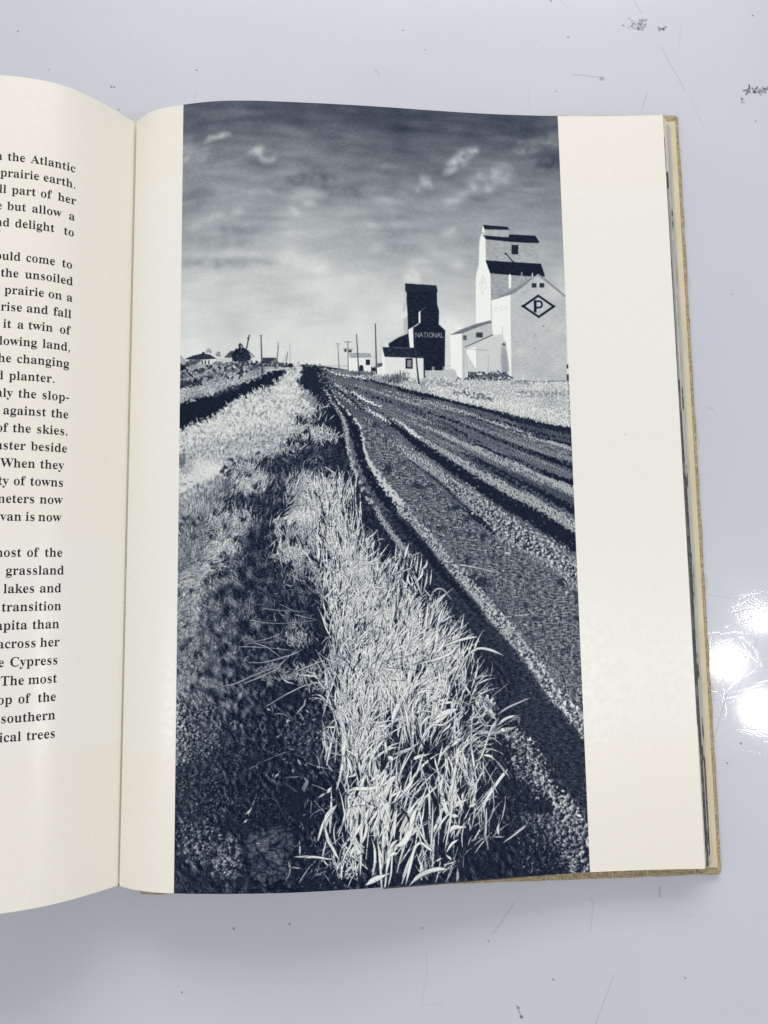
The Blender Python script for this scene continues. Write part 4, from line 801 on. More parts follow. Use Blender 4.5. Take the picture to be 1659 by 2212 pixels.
    # long fallen straws
    for pts, w, t in (([(665, 1000), (690, 990), (760, 1010), (900, 1022), (1080, 1012), (1290, 985)], [12, 8, 7, 6, 5, 5], .66),
                      ([(780, 888), (860, 902), (1000, 912), (1165, 912)], [6, 7, 6, 5], .55), ([(895, 842), (1030, 905), (1060, 925)], [7, 7, 10], .55),
                      ([(1050, 945), (1150, 968), (1270, 992)], [10, 7, 5], .6), ([(900, 905), (938, 945)], [5, 6], .42), ([(690, 855), (800, 856)], [5, 4], .42),
                      ([(668, 790), (662, 860), (652, 950)], [10, 9, 6], .55), ([(565, 1222), (700, 1222), (870, 1235), (1030, 1256)], [7, 7, 6, 6], .62),
                      ([(600, 1215), (700, 1182), (830, 1150), (960, 1095)], [5, 7, 7, 5], .58), ([(680, 1178), (800, 1218), (870, 1265), (945, 1318)], [9, 9, 8, 6], .62),
                      ([(720, 1185), (850, 1178), (980, 1150)], [5, 5, 4], .5), ([(660, 1352), (760, 1358), (900, 1330), (1010, 1295), (1120, 1250)], [7, 7, 8, 8, 7], .66),
                      ([(330, 1610), (440, 1560), (540, 1540), (700, 1470), (880, 1395), (980, 1330)], [5, 6, 9, 9, 9, 6], .64),
                      ([(600, 1545), (720, 1500), (850, 1440), (960, 1390)], [8, 9, 8, 6], .66), ([(880, 1440), (1000, 1310), (1090, 1230)], [8, 7, 5], .6),
                      ([(40, 1400), (150, 1350), (290, 1305)], [5, 6, 5], .5), ([(920, 1450), (980, 1520), (1060, 1545)], [10, 12, 10], .74),
                      ([(940, 1655), (1040, 1605), (1140, 1560), (1250, 1530)], [8, 10, 10, 8], .7), ([(1060, 1440), (1200, 1380), (1330, 1330)], [8, 10, 9], .72),
                      ([(740, 1470), (900, 1500), (1080, 1500)], [5, 6, 5], .45), ([(510, 545), (540, 590), (570, 626)], [8, 14, 8], .58), ([(405, 540), (380, 620), (372, 660)], [5, 8, 6], .5),
                      ([(350, 690), (355, 740)], [36, 20], .55), ([(970, 680), (1010, 694), (1060, 692)], [16, 12, 8], .55), ([(870, 770), (915, 758)], [10, 6], .6),
                      ([(170, 160), (160, 250)], [22, 14], .62), ([(200, 860), (240, 930)], [26, 30], .66), ([(165, 900), (165, 970)], [18, 12], .6), ([(250, 790), (300, 860)], [10, 8], .5),
                      ([(255, 1090), (248, 1190), (250, 1280)], [14, 12, 10], .45), ([(260, 1100), (330, 1060), (400, 1050)], [8, 6, 4], .35), ([(250, 1220), (300, 1240)], [20, 12], .45),
                      ([(320, 1110), (430, 1090), (470, 1070)], [5, 6, 4], .33), ([(1280, 475), (1370, 472)], [12, 12], .85), ([(1310, 810), (1360, 750), (1410, 690)], [16, 20, 8], .88),
                      ([(1295, 770), (1310, 880), (1315, 1010)], [8, 12, 10], .72), ([(1400, 1280), (1470, 1370), (1560, 1470)], [14, 14, 9], .88)):
        if t > .14: blade(GA, pts, w, t)
    # ---- near-left earth: crumbs, cracked mud
    mix(region(T(GD, [(35, 150), (140, 60), (360, 120), (390, 300), (300, 460), (200, 520), (120, 560), (35, 600)]), 16, n12, .3) * .9, np.clip(  .32 + .19 * C, .07, .85))
    mix(region(T(GD, [(35, 190), (110, 180), (110, 520), (35, 600)]), 8, n12, .3) * .85, np.clip(  .56 + .18 * C, .1, .9))
    mix(region(T(GD, [(35, 700), (240, 640), (260, 900), (200, 1100), (35, 1100)]), 16, n12, .3) * .7, np.clip(  .26 + .14 * C, .06, .75))
    mix(region(T(GD, [(90, 1250), (300, 1250), (600, 1310), (580, 1420), (560, 1600), (480, 1600), (380, 1480), (180, 1420), (90, 1340)]), 12, n12, .35) * .9, np.clip(  .36 + .23 * C, .07, .9))
    mix(region(T(GD, [(90, 1080), (300, 1080), (310, 1180), (170, 1260), (90, 1260)]), 12, n12, .35) * .7, np.clip(  .31 + .18 * C, .07, .8))
    mix(region(T(GD, [(370, 680), (620, 640), (620, 720), (400, 760)]), 10, n12, .35) * .7, np.clip(.24 + .10 * C, .07, .7))
    mix(region(T(GD, [(1000, 200), (1450, 160), (1450, 620), (1100, 560), (960, 420)]), 12, n12, .35) * .8, np.clip(.24 + .14 * C, .06, .7))
    mud = T(GD, [(600, 1230), (760, 1180), (1030, 1130), (1060, 1300), (980, 1480), (1060, 1659), (680, 1659), (700, 1420)])
    P = plate(mud); sx0, sx1 = int(P[:, 0].min()), int(P[:, 0].max()); sy0, sy1 = int(P[:, 1].min()), min(CH, int(P[:, 1].max()))
    cen = np.stack([rs.uniform(sx0 - 20, sx1 + 20, 52), rs.uniform(sy0 - 20, sy1 + 20, 52)], 1)
    gx = xx[sy0:sy1, sx0:sx1] + 3 * n12[sy0:sy1, sx0:sx1]; gy = (yy[sy0:sy1, sx0:sx1] + 3 * n22[sy0:sy1, sx0:sx1])
    dd = np.sqrt((gx[None] - cen[:, 0, None, None])**2 + ((gy[None] - cen[:, 1, None, None]) * 1.25)**2)
    o2 = np.partition(dd, 1, 0); e = o2[1] - o2[0]; idx = dd.argmin(0)
    cell = np.zeros((CH, CW), np.float32); tn = rs.uniform(.27, .37, 52)[idx]
    cell[sy0:sy1, sx0:sx1] = np.where(e < 1.8, .08, tn * (1 - .3 * np.exp(-e / 4)) * (1 + .12 * n7[sy0:sy1, sx0:sx1]))
    mix(region(mud, 9, n12, .3) * .92, cell + .016 * fine + .012 * streak)
    for pts, w, t in (([(40, 730), (140, 705), (230, 660), (320, 645)], [16, 14, 12, 6], .36), ([(230, 850), (260, 770), (320, 715), (400, 690)], [10, 14, 16, 16], .32),
                      ([(625, 650), (760, 580), (880, 525), (1010, 475)], [6, 9, 9, 6], .5), ([(800, 98), (880, 48), (970, -4)], [7, 8, 7], .6), ([(1000, 455), (1060, 470)], [16, 14], .5),
                      ([(740, 820), (710, 890), (690, 950), (660, 1000)], [8, 10, 22, 30], .48), ([(690, 970), (650, 1010), (620, 1030)], [22, 26, 10], .72), ([(655, 1065), (610, 1100)], [22, 12], .72),
                      ([(720, 920), (760, 890), (810, 905)], [10, 8, 5], .4), ([(850, 880), (900, 910), (930, 970), (975, 1060), (1010, 1110)], [12, 12, 10, 8, 5], .32),
                      ([(810, 1140), (880, 1138), (960, 1120)], [9, 8, 6], .34), ([(970, 745), (1020, 790), (1090, 835)], [7, 8, 6], .34), ([(1200, 470), (1300, 410), (1360, 430), (1385, 550)], [9, 12, 12, 8], .3),
                      ([(1200, 900), (1190, 1030)], [12, 6], .52), ([(1150, 900), (1140, 980)], [10, 6], .42), ([(1170, 880), (1160, 950)], [8, 6], .46), ([(1100, 1080), (1140, 1170)], [5, 9], .6),
                      ([(1095, 1240), (1100, 1385)], [12, 16], .72), ([(1045, 1390), (1200, 1390), (1420, 1415)], [14, 18, 8], .80), ([(1430, 930), (1370, 1010), (1325, 1100), (1320, 1170), (1370, 1290), (1440, 1440)], [8, 42, 40, 24, 26, 20], .78),
                      ([(1250, 1410), (1160, 1510), (1090, 1620)], [9, 12, 16], .6), ([(1000, 1410), (1010, 1480), (1005, 1550), (965, 1590)], [8, 20, 12, 14], .56), ([(1010, 1480), (1110, 1490)], [14, 18], .56),
                      ([(1265, 1340), (1360, 1290), (1500, 1180)], [9, 12, 9], .58), ([(1410, 1200), (1520, 1040)], [8, 12], .6), ([(1270, 1400), (1400, 1310)], [7, 8], .5), ([(1240, 1560), (1270, 1450)], [14, 8], .5),
                      ([(985, 270), (990, 220), (1030, 190)], [8, 20, 26], .72), ([(900, 295), (960, 300)], [14, 18], .55), ([(895, 355), (940, 350)], [18, 14], .66), ([(1060, 165), (1130, 90), (1150, 20)], [14, 16, 22], .6),
                      ([(1145, 120), (1185, 150)], [20, 14], .55), ([(810, 110), (850, 130)], [22, 10], .66), ([(880, 150), (960, 160), (1000, 190)], [12, 12, 10], .5),
                      ([(1080, 545), (1105, 600)], [24, 26], .62), ([(1035, 640), (1045, 660)], [34, 26], .52), ([(875, 715), (920, 665)], [14, 26], .58), ([(1120, 690), (1160, 740), (1130, 800), (1150, 830)], [30, 50, 50, 26], .44),
                      ([(1180, 650), (1250, 720)], [40, 16], .3), ([(950, 710), (1010, 705), (1060, 700), (1100, 700)], [10, 8, 14, 20], .48), ([(715, 600), (740, 640)], [22, 14], .42), ([(715, 1275), (770, 1280)], [18, 10], .62), ([(740, 1470), (760, 1476)], [18, 12], .5)):
        if t > .14: blade(GD, pts, w, t)

    # broken clods: each a lit lump with its own shadow
    def lumps(poly, n, r0, r1, t0, t1):
        for cx, cy in scatter(poly, n):
            r = rs.uniform(r0, r1) * K * (.6 + .4 * rs.rand()); q = rs.uniform(.6, .9); R_ = int(r * 2.2) + 2
            x0, y0, x1, y1 = max(int(cx) - R_, 0), max(int(cy) - R_, 0), min(int(cx) + R_, CW), min(int(cy) + R_, CH)
            if x1 - x0 < 3 or y1 - y0 < 3: continue
            gx, gy = (xx[y0:y1, x0:x1] - cx) / r, (yy[y0:y1, x0:x1] - cy) / (r * q); a = np.arctan2(gy, gx); p = rs.rand(3) * 6
            e = 1 + .18 * np.sin(2 * a + p[0]) + .14 * np.sin(3 * a + p[1]) + .08 * np.sin(5 * a + p[2]); d = np.hypot(gx, gy) / e
            m = np.clip((1 - d) * r + .5, 0, 1); ds = np.hypot(gx - .55, gy - .35) / e; sh = np.clip((1.05 - ds) * 3, 0, 1) * (1 - m)
            t = rs.uniform(t0, t1); v = t * (.78 - .55 * gx - .35 * gy) + .05 * n2[y0:y1, x0:x1] + .03 * n4[y0:y1, x0:x1]
            sub = L[y0:y1, x0:x1]; sub = sub * (1 - .7 * sh) + .05 * sh; L[y0:y1, x0:x1] = sub * (1 - m) + np.clip(v + .06 * n4[y0:y1, x0:x1], .05, .92) * m
    lumps(T(GD, [(35, 100), (380, 60), (400, 420), (240, 600), (35, 640)]), 260, 1.6, 4.6, .26, .52)
    lumps(T(GD, [(35, 60), (110, 60), (120, 560), (35, 600)]), 90, 2, 5, .42, .7)
    lumps(T(GD, [(35, 640), (420, 640), (400, 1100), (35, 1240)]), 210, 2, 5.5, .18, .36)
    lumps(T(GD, [(80, 1080), (320, 1100), (600, 1290), (600, 1440), (560, 1620), (400, 1520), (90, 1380)]), 190, 2, 6, .28, .55)
    lumps(T(GD, [(400, 150), (1000, 150), (1000, 1100), (420, 1150)]), 260, 1.6, 4.6, .14, .26)
    lumps(T(GD, [(980, 180), (1460, 120), (1480, 640), (1200, 720), (960, 560)]), 110, 2, 5.5, .26, .5)
    lumps(T(GD, [(1000, 1050), (1400, 900), (1420, 1659), (1050, 1659)]), 90, 2, 5, .18, .34)
    lumps(T(GF, [(840, 300), (1020, 280), (1130, 500), (1240, 700), (1330, 880), (1160, 900), (1000, 740), (900, 560)]), 150, 2.5, 7, .34, .66)
    lumps(T(GF, [(1280, 860), (1400, 880), (1500, 1020), (1580, 1180), (1590, 1540), (1420, 1500), (1260, 1200)]), 170, 2.2, 8, .30, .70)
    lumps(T(GF, [(920, 1000), (1240, 1020), (1400, 1480), (1000, 1540)]), 170, 2, 5.5, .2, .42)
    lumps(T(GF, [(640, 360), (880, 380), (1200, 900), (900, 1020), (700, 800)]), 130, 2, 5, .16, .3)
    for pts, w0, w1, n in ((T(GB, [(600, 20), (690, 115), (800, 235), (905, 360), (1000, 485), (1100, 590), (1200, 690), (1300, 805), (1400, 935), (1500, 1060), (1600, 1165)]), 7, 13, 260),
                           (T(GC, [(900, 1110), (1000, 1230), (1080, 1350), (1170, 1460), (1250, 1590), (1330, 1700)]), 12, 16, 150), (T(GF, [(1270, 0), (1400, 120), (1490, 220), (1540, 350)]), 14, 12, 90),
                           (T(TD, [(420, 1078), (520, 1140), (610, 1210), (730, 1310), (850, 1400), (960, 1490), (1100, 1580), (1260, 1660)]), 10, 22, 220), (T(GC, [(600, 60), (800, 200), (950, 280), (1100, 350), (1250, 420), (1400, 540), (1475, 640)]), 18, 24, 260)):
        for k in range(n):
            f = rs.rand() * (len(pts) - 1.001); i = int(f); c = np.array(pts[i]) * (1 - f + i) + np.array(pts[i + 1]) * (f - i); w = w0 + (w1 - w0) * f / len(pts)
            c = c + rs.normal(0, .42, 2) * w; lumps([tuple(c + d) for d in ((-1, -1), (1, -1), (1, 1), (-1, 1))], 1, 1.2, 2.2 + w * .16, .38, .82)
    lumps(mid, 420, 1.2, 3.4, .3, .6)
    # the far bank is a shade softer than the near ground
    far_soft = region(bank + [], 10) * .55
    mix(far_soft, blur(L, 1))
    # ---- foreground column of dry grass
    def column(cx, cy, hw, hh, n, ln, wd, t, a=(.1, .3), sh=.9, bend=.5):
        th = np.linspace(0, 6.283, 24)[:-1]
        grass([(cx + hw * np.cos(q), cy + hh * np.sin(q)) for q in th], int(n * 1.15), (ln[0] * 1.0, ln[1] * 1.15), (wd[0] * .72, wd[1] * .95), a, (min(t * 1.12, .97), .08), bend, sh * .6, .80, clump=1.0, spread=.28, dark=.2)
    line(TB, [(1215, 1330), (1230, 1390)], [7, 8], .72); line(TB, [(1270, 1310), (1360, 1370)], [7, 12], .8)
    for cx, cy, hw, hh, n, ln, wd, t, a in ((706, 1075, 26, 34, 120, (16, 40), (1.4, 2.6), .82, (.15, .3)), (722, 1120, 26, 40, 190, (20, 55), (1.4, 3), .82, (.06, .22)),
                                            (728, 1180, 32, 50, 260, (22, 60), (1.4, 3), .82, (.06, .22)), (748, 1240, 38, 50, 330, (22, 60), (1.4, 3.2), .83, (.1, .28)),
                                            (772, 1300, 46, 46, 430, (24, 64), (1.4, 3.2), .84, (.15, .32)), (800, 1265, 40, 40, 150, (20, 50), (1.4, 3), .82, (.3, .45)),
                                            (868, 1262, 30, 44, 90, (20, 48), (1.5, 3.2), .84, (.15, .35)), (840, 1330, 60, 40, 300, (22, 56), (1.5, 3.2), .83, (.2, .38)),
                                            (785, 1370, 62, 46, 480, (24, 62), (1.5, 3.4), .85, (.12, .36)), (870, 1390, 80, 50, 380, (26, 66), (1.6, 3.6), .85, (.2, .35)),
                                            (930, 1400, 40, 50, 110, (26, 60), (1.8, 3.8), .86, (.3, .3)), (802, 1440, 64, 46, 380, (24, 60), (1.5, 3.6), .86, (.08, .36)),
                                            (900, 1460, 90, 50, 340, (28, 70), (1.7, 4), .86, (.25, .36)), (750, 1420, 40, 34, 90, (16, 40), (1.4, 2.6), .74, (.1, .6)),
                                            (778, 1510, 42, 56, 320, (26, 66), (1.6, 3.8), .87, (.0, .26)), (890, 1540, 70, 56, 270, (26, 70), (1.7, 3.8), .86, (.15, .3)),
                                            (960, 1500, 54, 50, 90, (28, 64), (2, 4.2), .85, (.35, .35)), (776, 1600, 34, 60, 260, (26, 70), (1.6, 3.6), .88, (.0, .22)),
                                            (912, 1590, 34, 40, 150, (20, 54), (1.6, 3), .86, (.0, .28)), (990, 1600, 32, 60, 70, (26, 60), (1.8, 3.6), .84, (.1, .35))):
        column(cx, cy, hw, hh, int(n * (.68 if cy < 1480 else .55)), ln, wd, t, a)
    for cx, cy, hw, hh, n, ln, wd, t, a in ((800, 1690, 50, 30, 90, (40, 90), (2.4, 5), .90, (.35, .35)), (790, 1790, 44, 60, 130, (40, 100), (2.2, 5.4), .90, (.1, .22)),
                                            (830, 1800, 46, 60, 70, (50, 110), (2.4, 6), .90, (.25, .2)), (985, 1720, 30, 60, 70, (30, 80), (2, 4.6), .88, (.05, .25)),
                                            (965, 1800, 40, 50, 60, (30, 80), (2, 4.4), .86, (.05, .3)), (750, 1880, 30, 36, 120, (16, 44), (1.8, 3.6), .86, (.1, .6)),
                                            (860, 1890, 50, 30, 40, (40, 100), (2.4, 5.4), .88, (.1, .25)), (1030, 1800, 50, 40, 70, (14, 44), (1.5, 3.2), .70, (.1, .5)),
                                            (700, 1890, 40, 24, 40, (8, 24), (1.4, 2.6), .5, (.2, .7)), (940, 1890, 40, 20, 40, (12, 40), (1.6, 3), .7, (.1, .5))):
        column(cx, cy, hw, hh, int(n * .42), (ln[0], ln[1] * 1.1), wd, t, (a[0] + .05, a[1] * 1.3))
    for pts, w, t in (([(640, 470), (655, 400), (685, 318)], [16, 26, 16], .82), ([(680, 460), (730, 425), (790, 405)], [10, 14, 8], .62), ([(770, 560), (820, 530), (845, 460)], [12, 22, 8], .86),
                      ([(520, 600), (620, 570), (720, 530)], [7, 12, 8], .8), ([(505, 690), (515, 560), (530, 450)], [7, 10, 8], .76), ([(860, 780), (920, 725), (980, 730), (1020, 780), (1060, 835)], [12, 14, 14, 10, 5], .66),
                      ([(320, 740), (370, 710), (480, 712)], [10, 16, 8], .85), ([(700, 700), (670, 640), (680, 570)], [12, 18, 10], .86), ([(720, 690), (790, 600), (800, 530)], [12, 22, 8], .88),
                      ([(800, 1200), (830, 1010), (845, 830)], [14, 18, 12], .88), ([(850, 1080), (880, 960), (900, 870)], [12, 18, 8], .86), ([(920, 1100), (940, 980), (975, 880)], [16, 26, 10], .90),
                      ([(640, 1300), (690, 1170), (760, 1120), (870, 1030)], [14, 26, 20, 8], .86), ([(900, 1320), (920, 1150), (930, 1000)], [20, 30, 14], .88), ([(800, 1270), (860, 1150), (900, 1060)], [22, 36, 14], .92),
                      ([(760, 1370), (930, 1330), (1050, 1270), (1110, 1180)], [16, 26, 20, 8], .88), ([(930, 1240), (1080, 1180), (1180, 1150), (1285, 1135)], [16, 22, 26, 16], .80),
                      ([(1030, 1640), (1090, 1480), (1160, 1330), (1230, 1260), (1290, 1235), (1380, 1250), (1500, 1300)], [10, 16, 22, 24, 22, 26, 26], .76), ([(900, 1290), (960, 1230), (1010, 1130)], [18, 28, 8], .88),
                      ([(1080, 1520), (1120, 1470), (1180, 1480)], [12, 22, 8], .82), ([(1120, 1510), (1170, 1570), (1230, 1659)], [16, 20, 10], .84), ([(940, 1420), (1000, 1490), (1030, 1510)], [14, 12, 8], .45),
                      ([(100, 1320), (100, 1230), (130, 1190), (160, 1260)], [20, 30, 26, 14], .88), ([(670, 1600), (690, 1450), (740, 1330)], [26, 50, 24], .90), ([(290, 1200), (280, 1150), (330, 1120)], [18, 22, 10], .86),
                      ([(380, 1130), (430, 1010), (465, 930)], [18, 36, 12], .74), ([(800, 700), (860, 780), (900, 760)], [9, 14, 8], .7), ([(240, 290), (290, 380), (330, 430)], [12, 12, 8], .82), ([(400, 310), (430, 290), (475, 295)], [8, 10, 8], .72),
                      ([(360, 400), (370, 340), (390, 290)], [26, 34, 10], .72), ([(430, 440), (436, 540)], [12, 6], .5), ([(210, 560), (220, 400), (230, 260)], [9, 14, 8], .72), ([(660, 1060), (690, 1085)], [22, 18], .94),
                      ([(540, 1570), (590, 1550), (600, 1600)], [80, 80, 40], .09), ([(560, 680), (590, 710)], [40, 36], .08), ([(440, 1110), (450, 1130)], [36, 30], .07), ([(740, 740), (760, 760)], [60, 50], .1), ([(480, 960), (490, 1000)], [34, 30], .08)):
        if t > .14: blade(GB, pts, w, t)
    for pts, w, t in (([(745, 290), (770, 170), (820, 60), (850, -10)], [14, 50, 66, 70], .80), ([(770, 660), (810, 480), (850, 250), (885, 60)], [8, 10, 9, 7], .84), ([(360, 830), (440, 802), (560, 800), (700, 770)], [14, 34, 36, 30], .94),
                      ([(720, 520), (760, 555)], [46, 40], .95), ([(760, 510), (850, 480), (950, 445)], [30, 44, 34], .66), ([(940, 545), (980, 528), (1100, 495)], [36, 34, 10], .95), ([(1000, 400), (1060, 290), (1150, 220), (1270, 140)], [14, 26, 40, 36], .90),
                      ([(1100, 220), (1180, 160), (1270, 130), (1330, 115)], [20, 56, 60, 8], .92), ([(1010, 400), (1100, 260), (1210, 240), (1390, 100)], [10, 14, 20, 10], .8), ([(1160, 340), (1230, 280), (1270, 225)], [14, 30, 10], .88),
                      ([(1250, 900), (1300, 640), (1340, 440)], [22, 28, 20], .93), ([(1260, 440), (1320, 390), (1360, 365)], [40, 48, 16], .93), ([(1340, 470), (1420, 410), (1480, 340)], [16, 18, 10], .85),
                      ([(1430, 480), (1445, 220), (1460, 60)], [12, 18, 14], .72), ([(1310, 35), (1450, 85), (1500, 150), (1600, 300)], [10, 12, 16, 8], .62), ([(1450, 690), (1540, 490), (1600, 310), (1659, 200)], [10, 16, 18, 16], .84),
                      ([(1480, 340), (1540, 320), (1659, 320)], [10, 36, 60], .60), ([(1650, 770), (1580, 880), (1500, 1010)], [20, 34, 22], .92), ([(1500, 990), (1520, 1160)], [14, 6], .7), ([(1270, 980), (1330, 930), (1430, 885)], [40, 50, 10], .94),
                      ([(1420, 960), (1480, 930)], [50, 30], .93), ([(1250, 1190), (1290, 1140), (1400, 1130)], [30, 50, 44], .94), ([(1260, 1030), (1330, 1040)], [50, 30], .88), ([(1100, 1190), (1130, 1130), (1145, 1100)], [10, 32, 10], .92),
                      ([(1210, 1350), (1260, 1060), (1280, 900)], [12, 16, 16], .9), ([(1080, 1430), (1100, 1180), (1110, 910)], [8, 16, 10], .82), ([(1215, 1365), (1270, 1280), (1330, 1240)], [14, 26, 18], .93), ([(1210, 1365), (1250, 1400), (1270, 1425)], [14, 20, 10], .85),
                      ([(1130, 1430), (1190, 1400)], [22, 14], .85), ([(1000, 1350), (1040, 1280)], [14, 10], .7), ([(870, 1640), (910, 1480), (950, 1320), (1000, 1275), (1060, 1310), (1110, 1350)], [20, 28, 26, 22, 24, 26], .92),
                      ([(520, 1640), (600, 1590), (740, 1530)], [30, 60, 44], .92), ([(900, 1640), (1000, 1550), (1130, 1500), (1250, 1495)], [36, 50, 48, 16], .80), ([(700, 1560), (740, 1340), (760, 1290)], [36, 60, 40], .93),
                      ([(720, 1650), (750, 1500), (760, 1300)], [10, 16, 10], .9), ([(760, 1300), (850, 1270), (910, 1160), (960, 970)], [24, 70, 60, 40], .93), ([(900, 1160), (935, 1050), (970, 950)], [40, 56, 20], .95),
                      ([(640, 1230), (700, 1120), (780, 1060), (850, 990)], [28, 22, 14, 8], .9), ([(770, 1240), (780, 1080), (800, 960)], [20, 24, 10], .93), ([(540, 1120), (620, 1010), (690, 890), (740, 790)], [14, 24, 26, 20], .95),
                      ([(740, 940), (820, 870), (900, 780), (945, 710)], [20, 26, 40, 30], .92), ([(960, 700), (1000, 570), (1030, 480)], [14, 18, 12], .86), ([(760, 760), (850, 830), (950, 920)], [22, 14, 8], .8), ([(800, 920), (905, 1030)], [8, 7], .6),
                      ([(520, 660), (600, 490), (690, 370)], [10, 28, 28], .92), ([(690, 370), (700, 450), (715, 520)], [24, 26, 8], .85), ([(610, 470), (640, 330), (640, 230)], [30, 50, 40], .72), ([(660, 260), (690, 340)], [18, 26], .88), ([(580, 680), (600, 560)], [10, 18], .8),
                      ([(530, 960), (560, 880), (600, 830)], [50, 60, 50], .95), ([(600, 900), (660, 850), (760, 760)], [40, 46, 50], .95), ([(560, 740), (620, 700), (660, 690)], [40, 50, 30], .93), ([(660, 780), (760, 720), (810, 690)], [40, 60, 20], .93),
                      ([(530, 1160), (530, 1050), (560, 960)], [20, 30, 26], .92), ([(660, 1080), (680, 980), (720, 900)], [20, 46, 16], .93), ([(400, 1300), (400, 1100), (405, 960)], [14, 26, 14], .9), ([(480, 1560), (490, 1200), (495, 900)], [16, 24, 18], .88),
                      ([(430, 1270), (440, 1150), (470, 1000)], [12, 18, 10], .9), ([(310, 1470), (400, 1280), (430, 1230)], [10, 20, 12], .88), ([(330, 640), (420, 700)], [8, 10], .7), ([(330, 715), (420, 690), (440, 660)], [6, 20, 24], .9),
                      ([(170, 1120), (190, 1040), (240, 980), (285, 930)], [24, 50, 46, 8], .82), ([(175, 1130), (200, 1250), (250, 1330), (300, 1420)], [26, 24, 26, 20], .86), ([(270, 1200), (320, 1120), (380, 1040)], [12, 14, 8], .62),
                      ([(0, 1395), (100, 1395), (270, 1412)], [20, 18, 8], .84), ([(320, 590), (340, 400), (330, 230)], [14, 60, 50], .86), ([(170, 270), (280, 270)], [14, 20], .84),
                      ([(190, 840), (230, 790)], [40, 20], .9), ([(110, 885), (180, 840)], [16, 26], .7), ([(220, 905), (265, 895)], [22, 14], .5), ([(350, 830), (355, 960), (375, 1030)], [10, 12, 8], .66),
                      ([(1320, 1620), (1325, 1480)], [30, 26], .62), ([(1370, 1500), (1375, 1380)], [8, 10], .5), ([(1550, 1250), (1575, 960)], [8, 16], .78), ([(1360, 900), (1370, 830)], [40, 12], .86), ([(1120, 520), (1150, 660), (1190, 830)], [14, 18, 8], .82),
                      ([(420, 740), (470, 740)], [34, 34], .1), ([(700, 600), (760, 620)], [36, 30], .12), ([(520, 720), (545, 740)], [50, 40], .09), ([(580, 1330), (620, 1380), (600, 1440)], [50, 60, 40], .1), ([(800, 1090), (830, 1150)], [60, 70], .11),
                      ([(1000, 1080), (1010, 1240)], [110, 130], .13), ([(680, 100), (720, 130)], [110, 110], .1), ([(960, 300), (990, 320)], [30, 26], .08), ([(820, 1430), (860, 1440)], [60, 60], .12)):
        if t > .14: blade(GE, pts, w, t)
    for pts, w, t in (([(625, 1020), (700, 880), (780, 760), (845, 670), (880, 625)], [22, 26, 30, 34, 10], .90), ([(760, 545), (830, 630), (900, 720)], [24, 22, 8], .58), ([(660, 510), (720, 520), (780, 560)], [30, 22, 10], .86),
                      ([(640, 555), (700, 660), (760, 780), (800, 860)], [12, 9, 8, 6], .76), ([(590, 560), (640, 540), (700, 380), (730, 300), (800, 180)], [10, 14, 16, 18, 14], .82), ([(790, 160), (880, 100), (990, 50), (1085, 10)], [22, 18, 14, 12], .66),
                      ([(740, 330), (840, 300), (950, 270)], [60, 60, 50], .62), ([(790, 250), (870, 190), (990, 160)], [40, 24, 12], .85), ([(820, 290), (850, 300)], [50, 30], .9), ([(720, 170), (790, 210)], [16, 14], .7), ([(860, 230), (960, 190), (970, 260)], [50, 60, 40], .42),
                      ([(830, 1275), (920, 1210), (990, 1155), (1050, 1110)], [18, 14, 24, 12], .72), ([(690, 960), (690, 1100), (680, 1230)], [20, 16, 12], .78), ([(800, 1210), (790, 1150), (812, 1090)], [18, 26, 10], .84), ([(740, 1220), (850, 1215)], [10, 18], .6),
                      ([(620, 1000), (640, 1150)], [12, 8], .7), ([(570, 60), (580, 140), (560, 240), (555, 480)], [14, 18, 16, 14], .76), ([(430, 35), (560, 80)], [10, 10], .66), ([(600, 150), (650, 230), (715, 300)], [16, 16, 8], .6)):
        if t > .14: blade(GF, pts, w, t)
    for cx, cy, hw, hh, n, w in ((770, 1330, 60, 110, 60, 3.2), (860, 1430, 80, 80, 70, 3.8), (900, 1520, 70, 60, 60, 4.4), (770, 1560, 40, 80, 60, 4), (800, 1720, 50, 60, 26, 5.5), (800, 1830, 60, 70, 18, 6), (980, 1700, 36, 80, 16, 4.6)):
        th = np.linspace(0, 6.283, 20)[:-1]
        grass([(cx + hw * np.cos(q), cy + hh * np.sin(q)) for q in th], n, (22, 62), (w * .6, w), (.35, .45), (.95, .05), .8, .8, .85, spread=.2)
    for cx, cy, hw, hh, n, a in ((715, 1470, 30, 30, 20, -.8), (730, 1530, 20, 40, 20, -.5), (725, 1620, 20, 40, 14, -.4), (1010, 1480, 40, 40, 40, .8), (1020, 1590, 40, 50, 40, .5), (1030, 1720, 30, 60, 30, .5)):
        th = np.linspace(0, 6.283, 20)[:-1]
        grass([(cx + hw * np.cos(q), cy + hh * np.sin(q)) for q in th], n, (16, 52), (1.1, 2.6), (a, .45), (.84, .1), .7, .4, .8, spread=.3)
    # fine dead stems across the column
    for cx, cy, hw, hh, n in ((760, 1300, 70, 150, 110), (860, 1450, 100, 110, 120), (800, 1720, 90, 140, 70), (980, 1650, 60, 120, 50)):
        column(cx, cy, hw, hh, n, (14, 50), (.9, 1.4), .70, (.2, .8), 0.)
    # ---- ink grain, soft focus of the halftone
    L = L + .25 * (blur(L, 1) - L)
    L = L + .020 * grain + .010 * streak * (1.2 - L)
    L = np.clip(L, .05, .97)
    S = L * L * (3 - 2 * L)
    return np.clip(.62 * L + .38 * S - .085 * (1 - L)**4 + .075 * L, .0, 1)
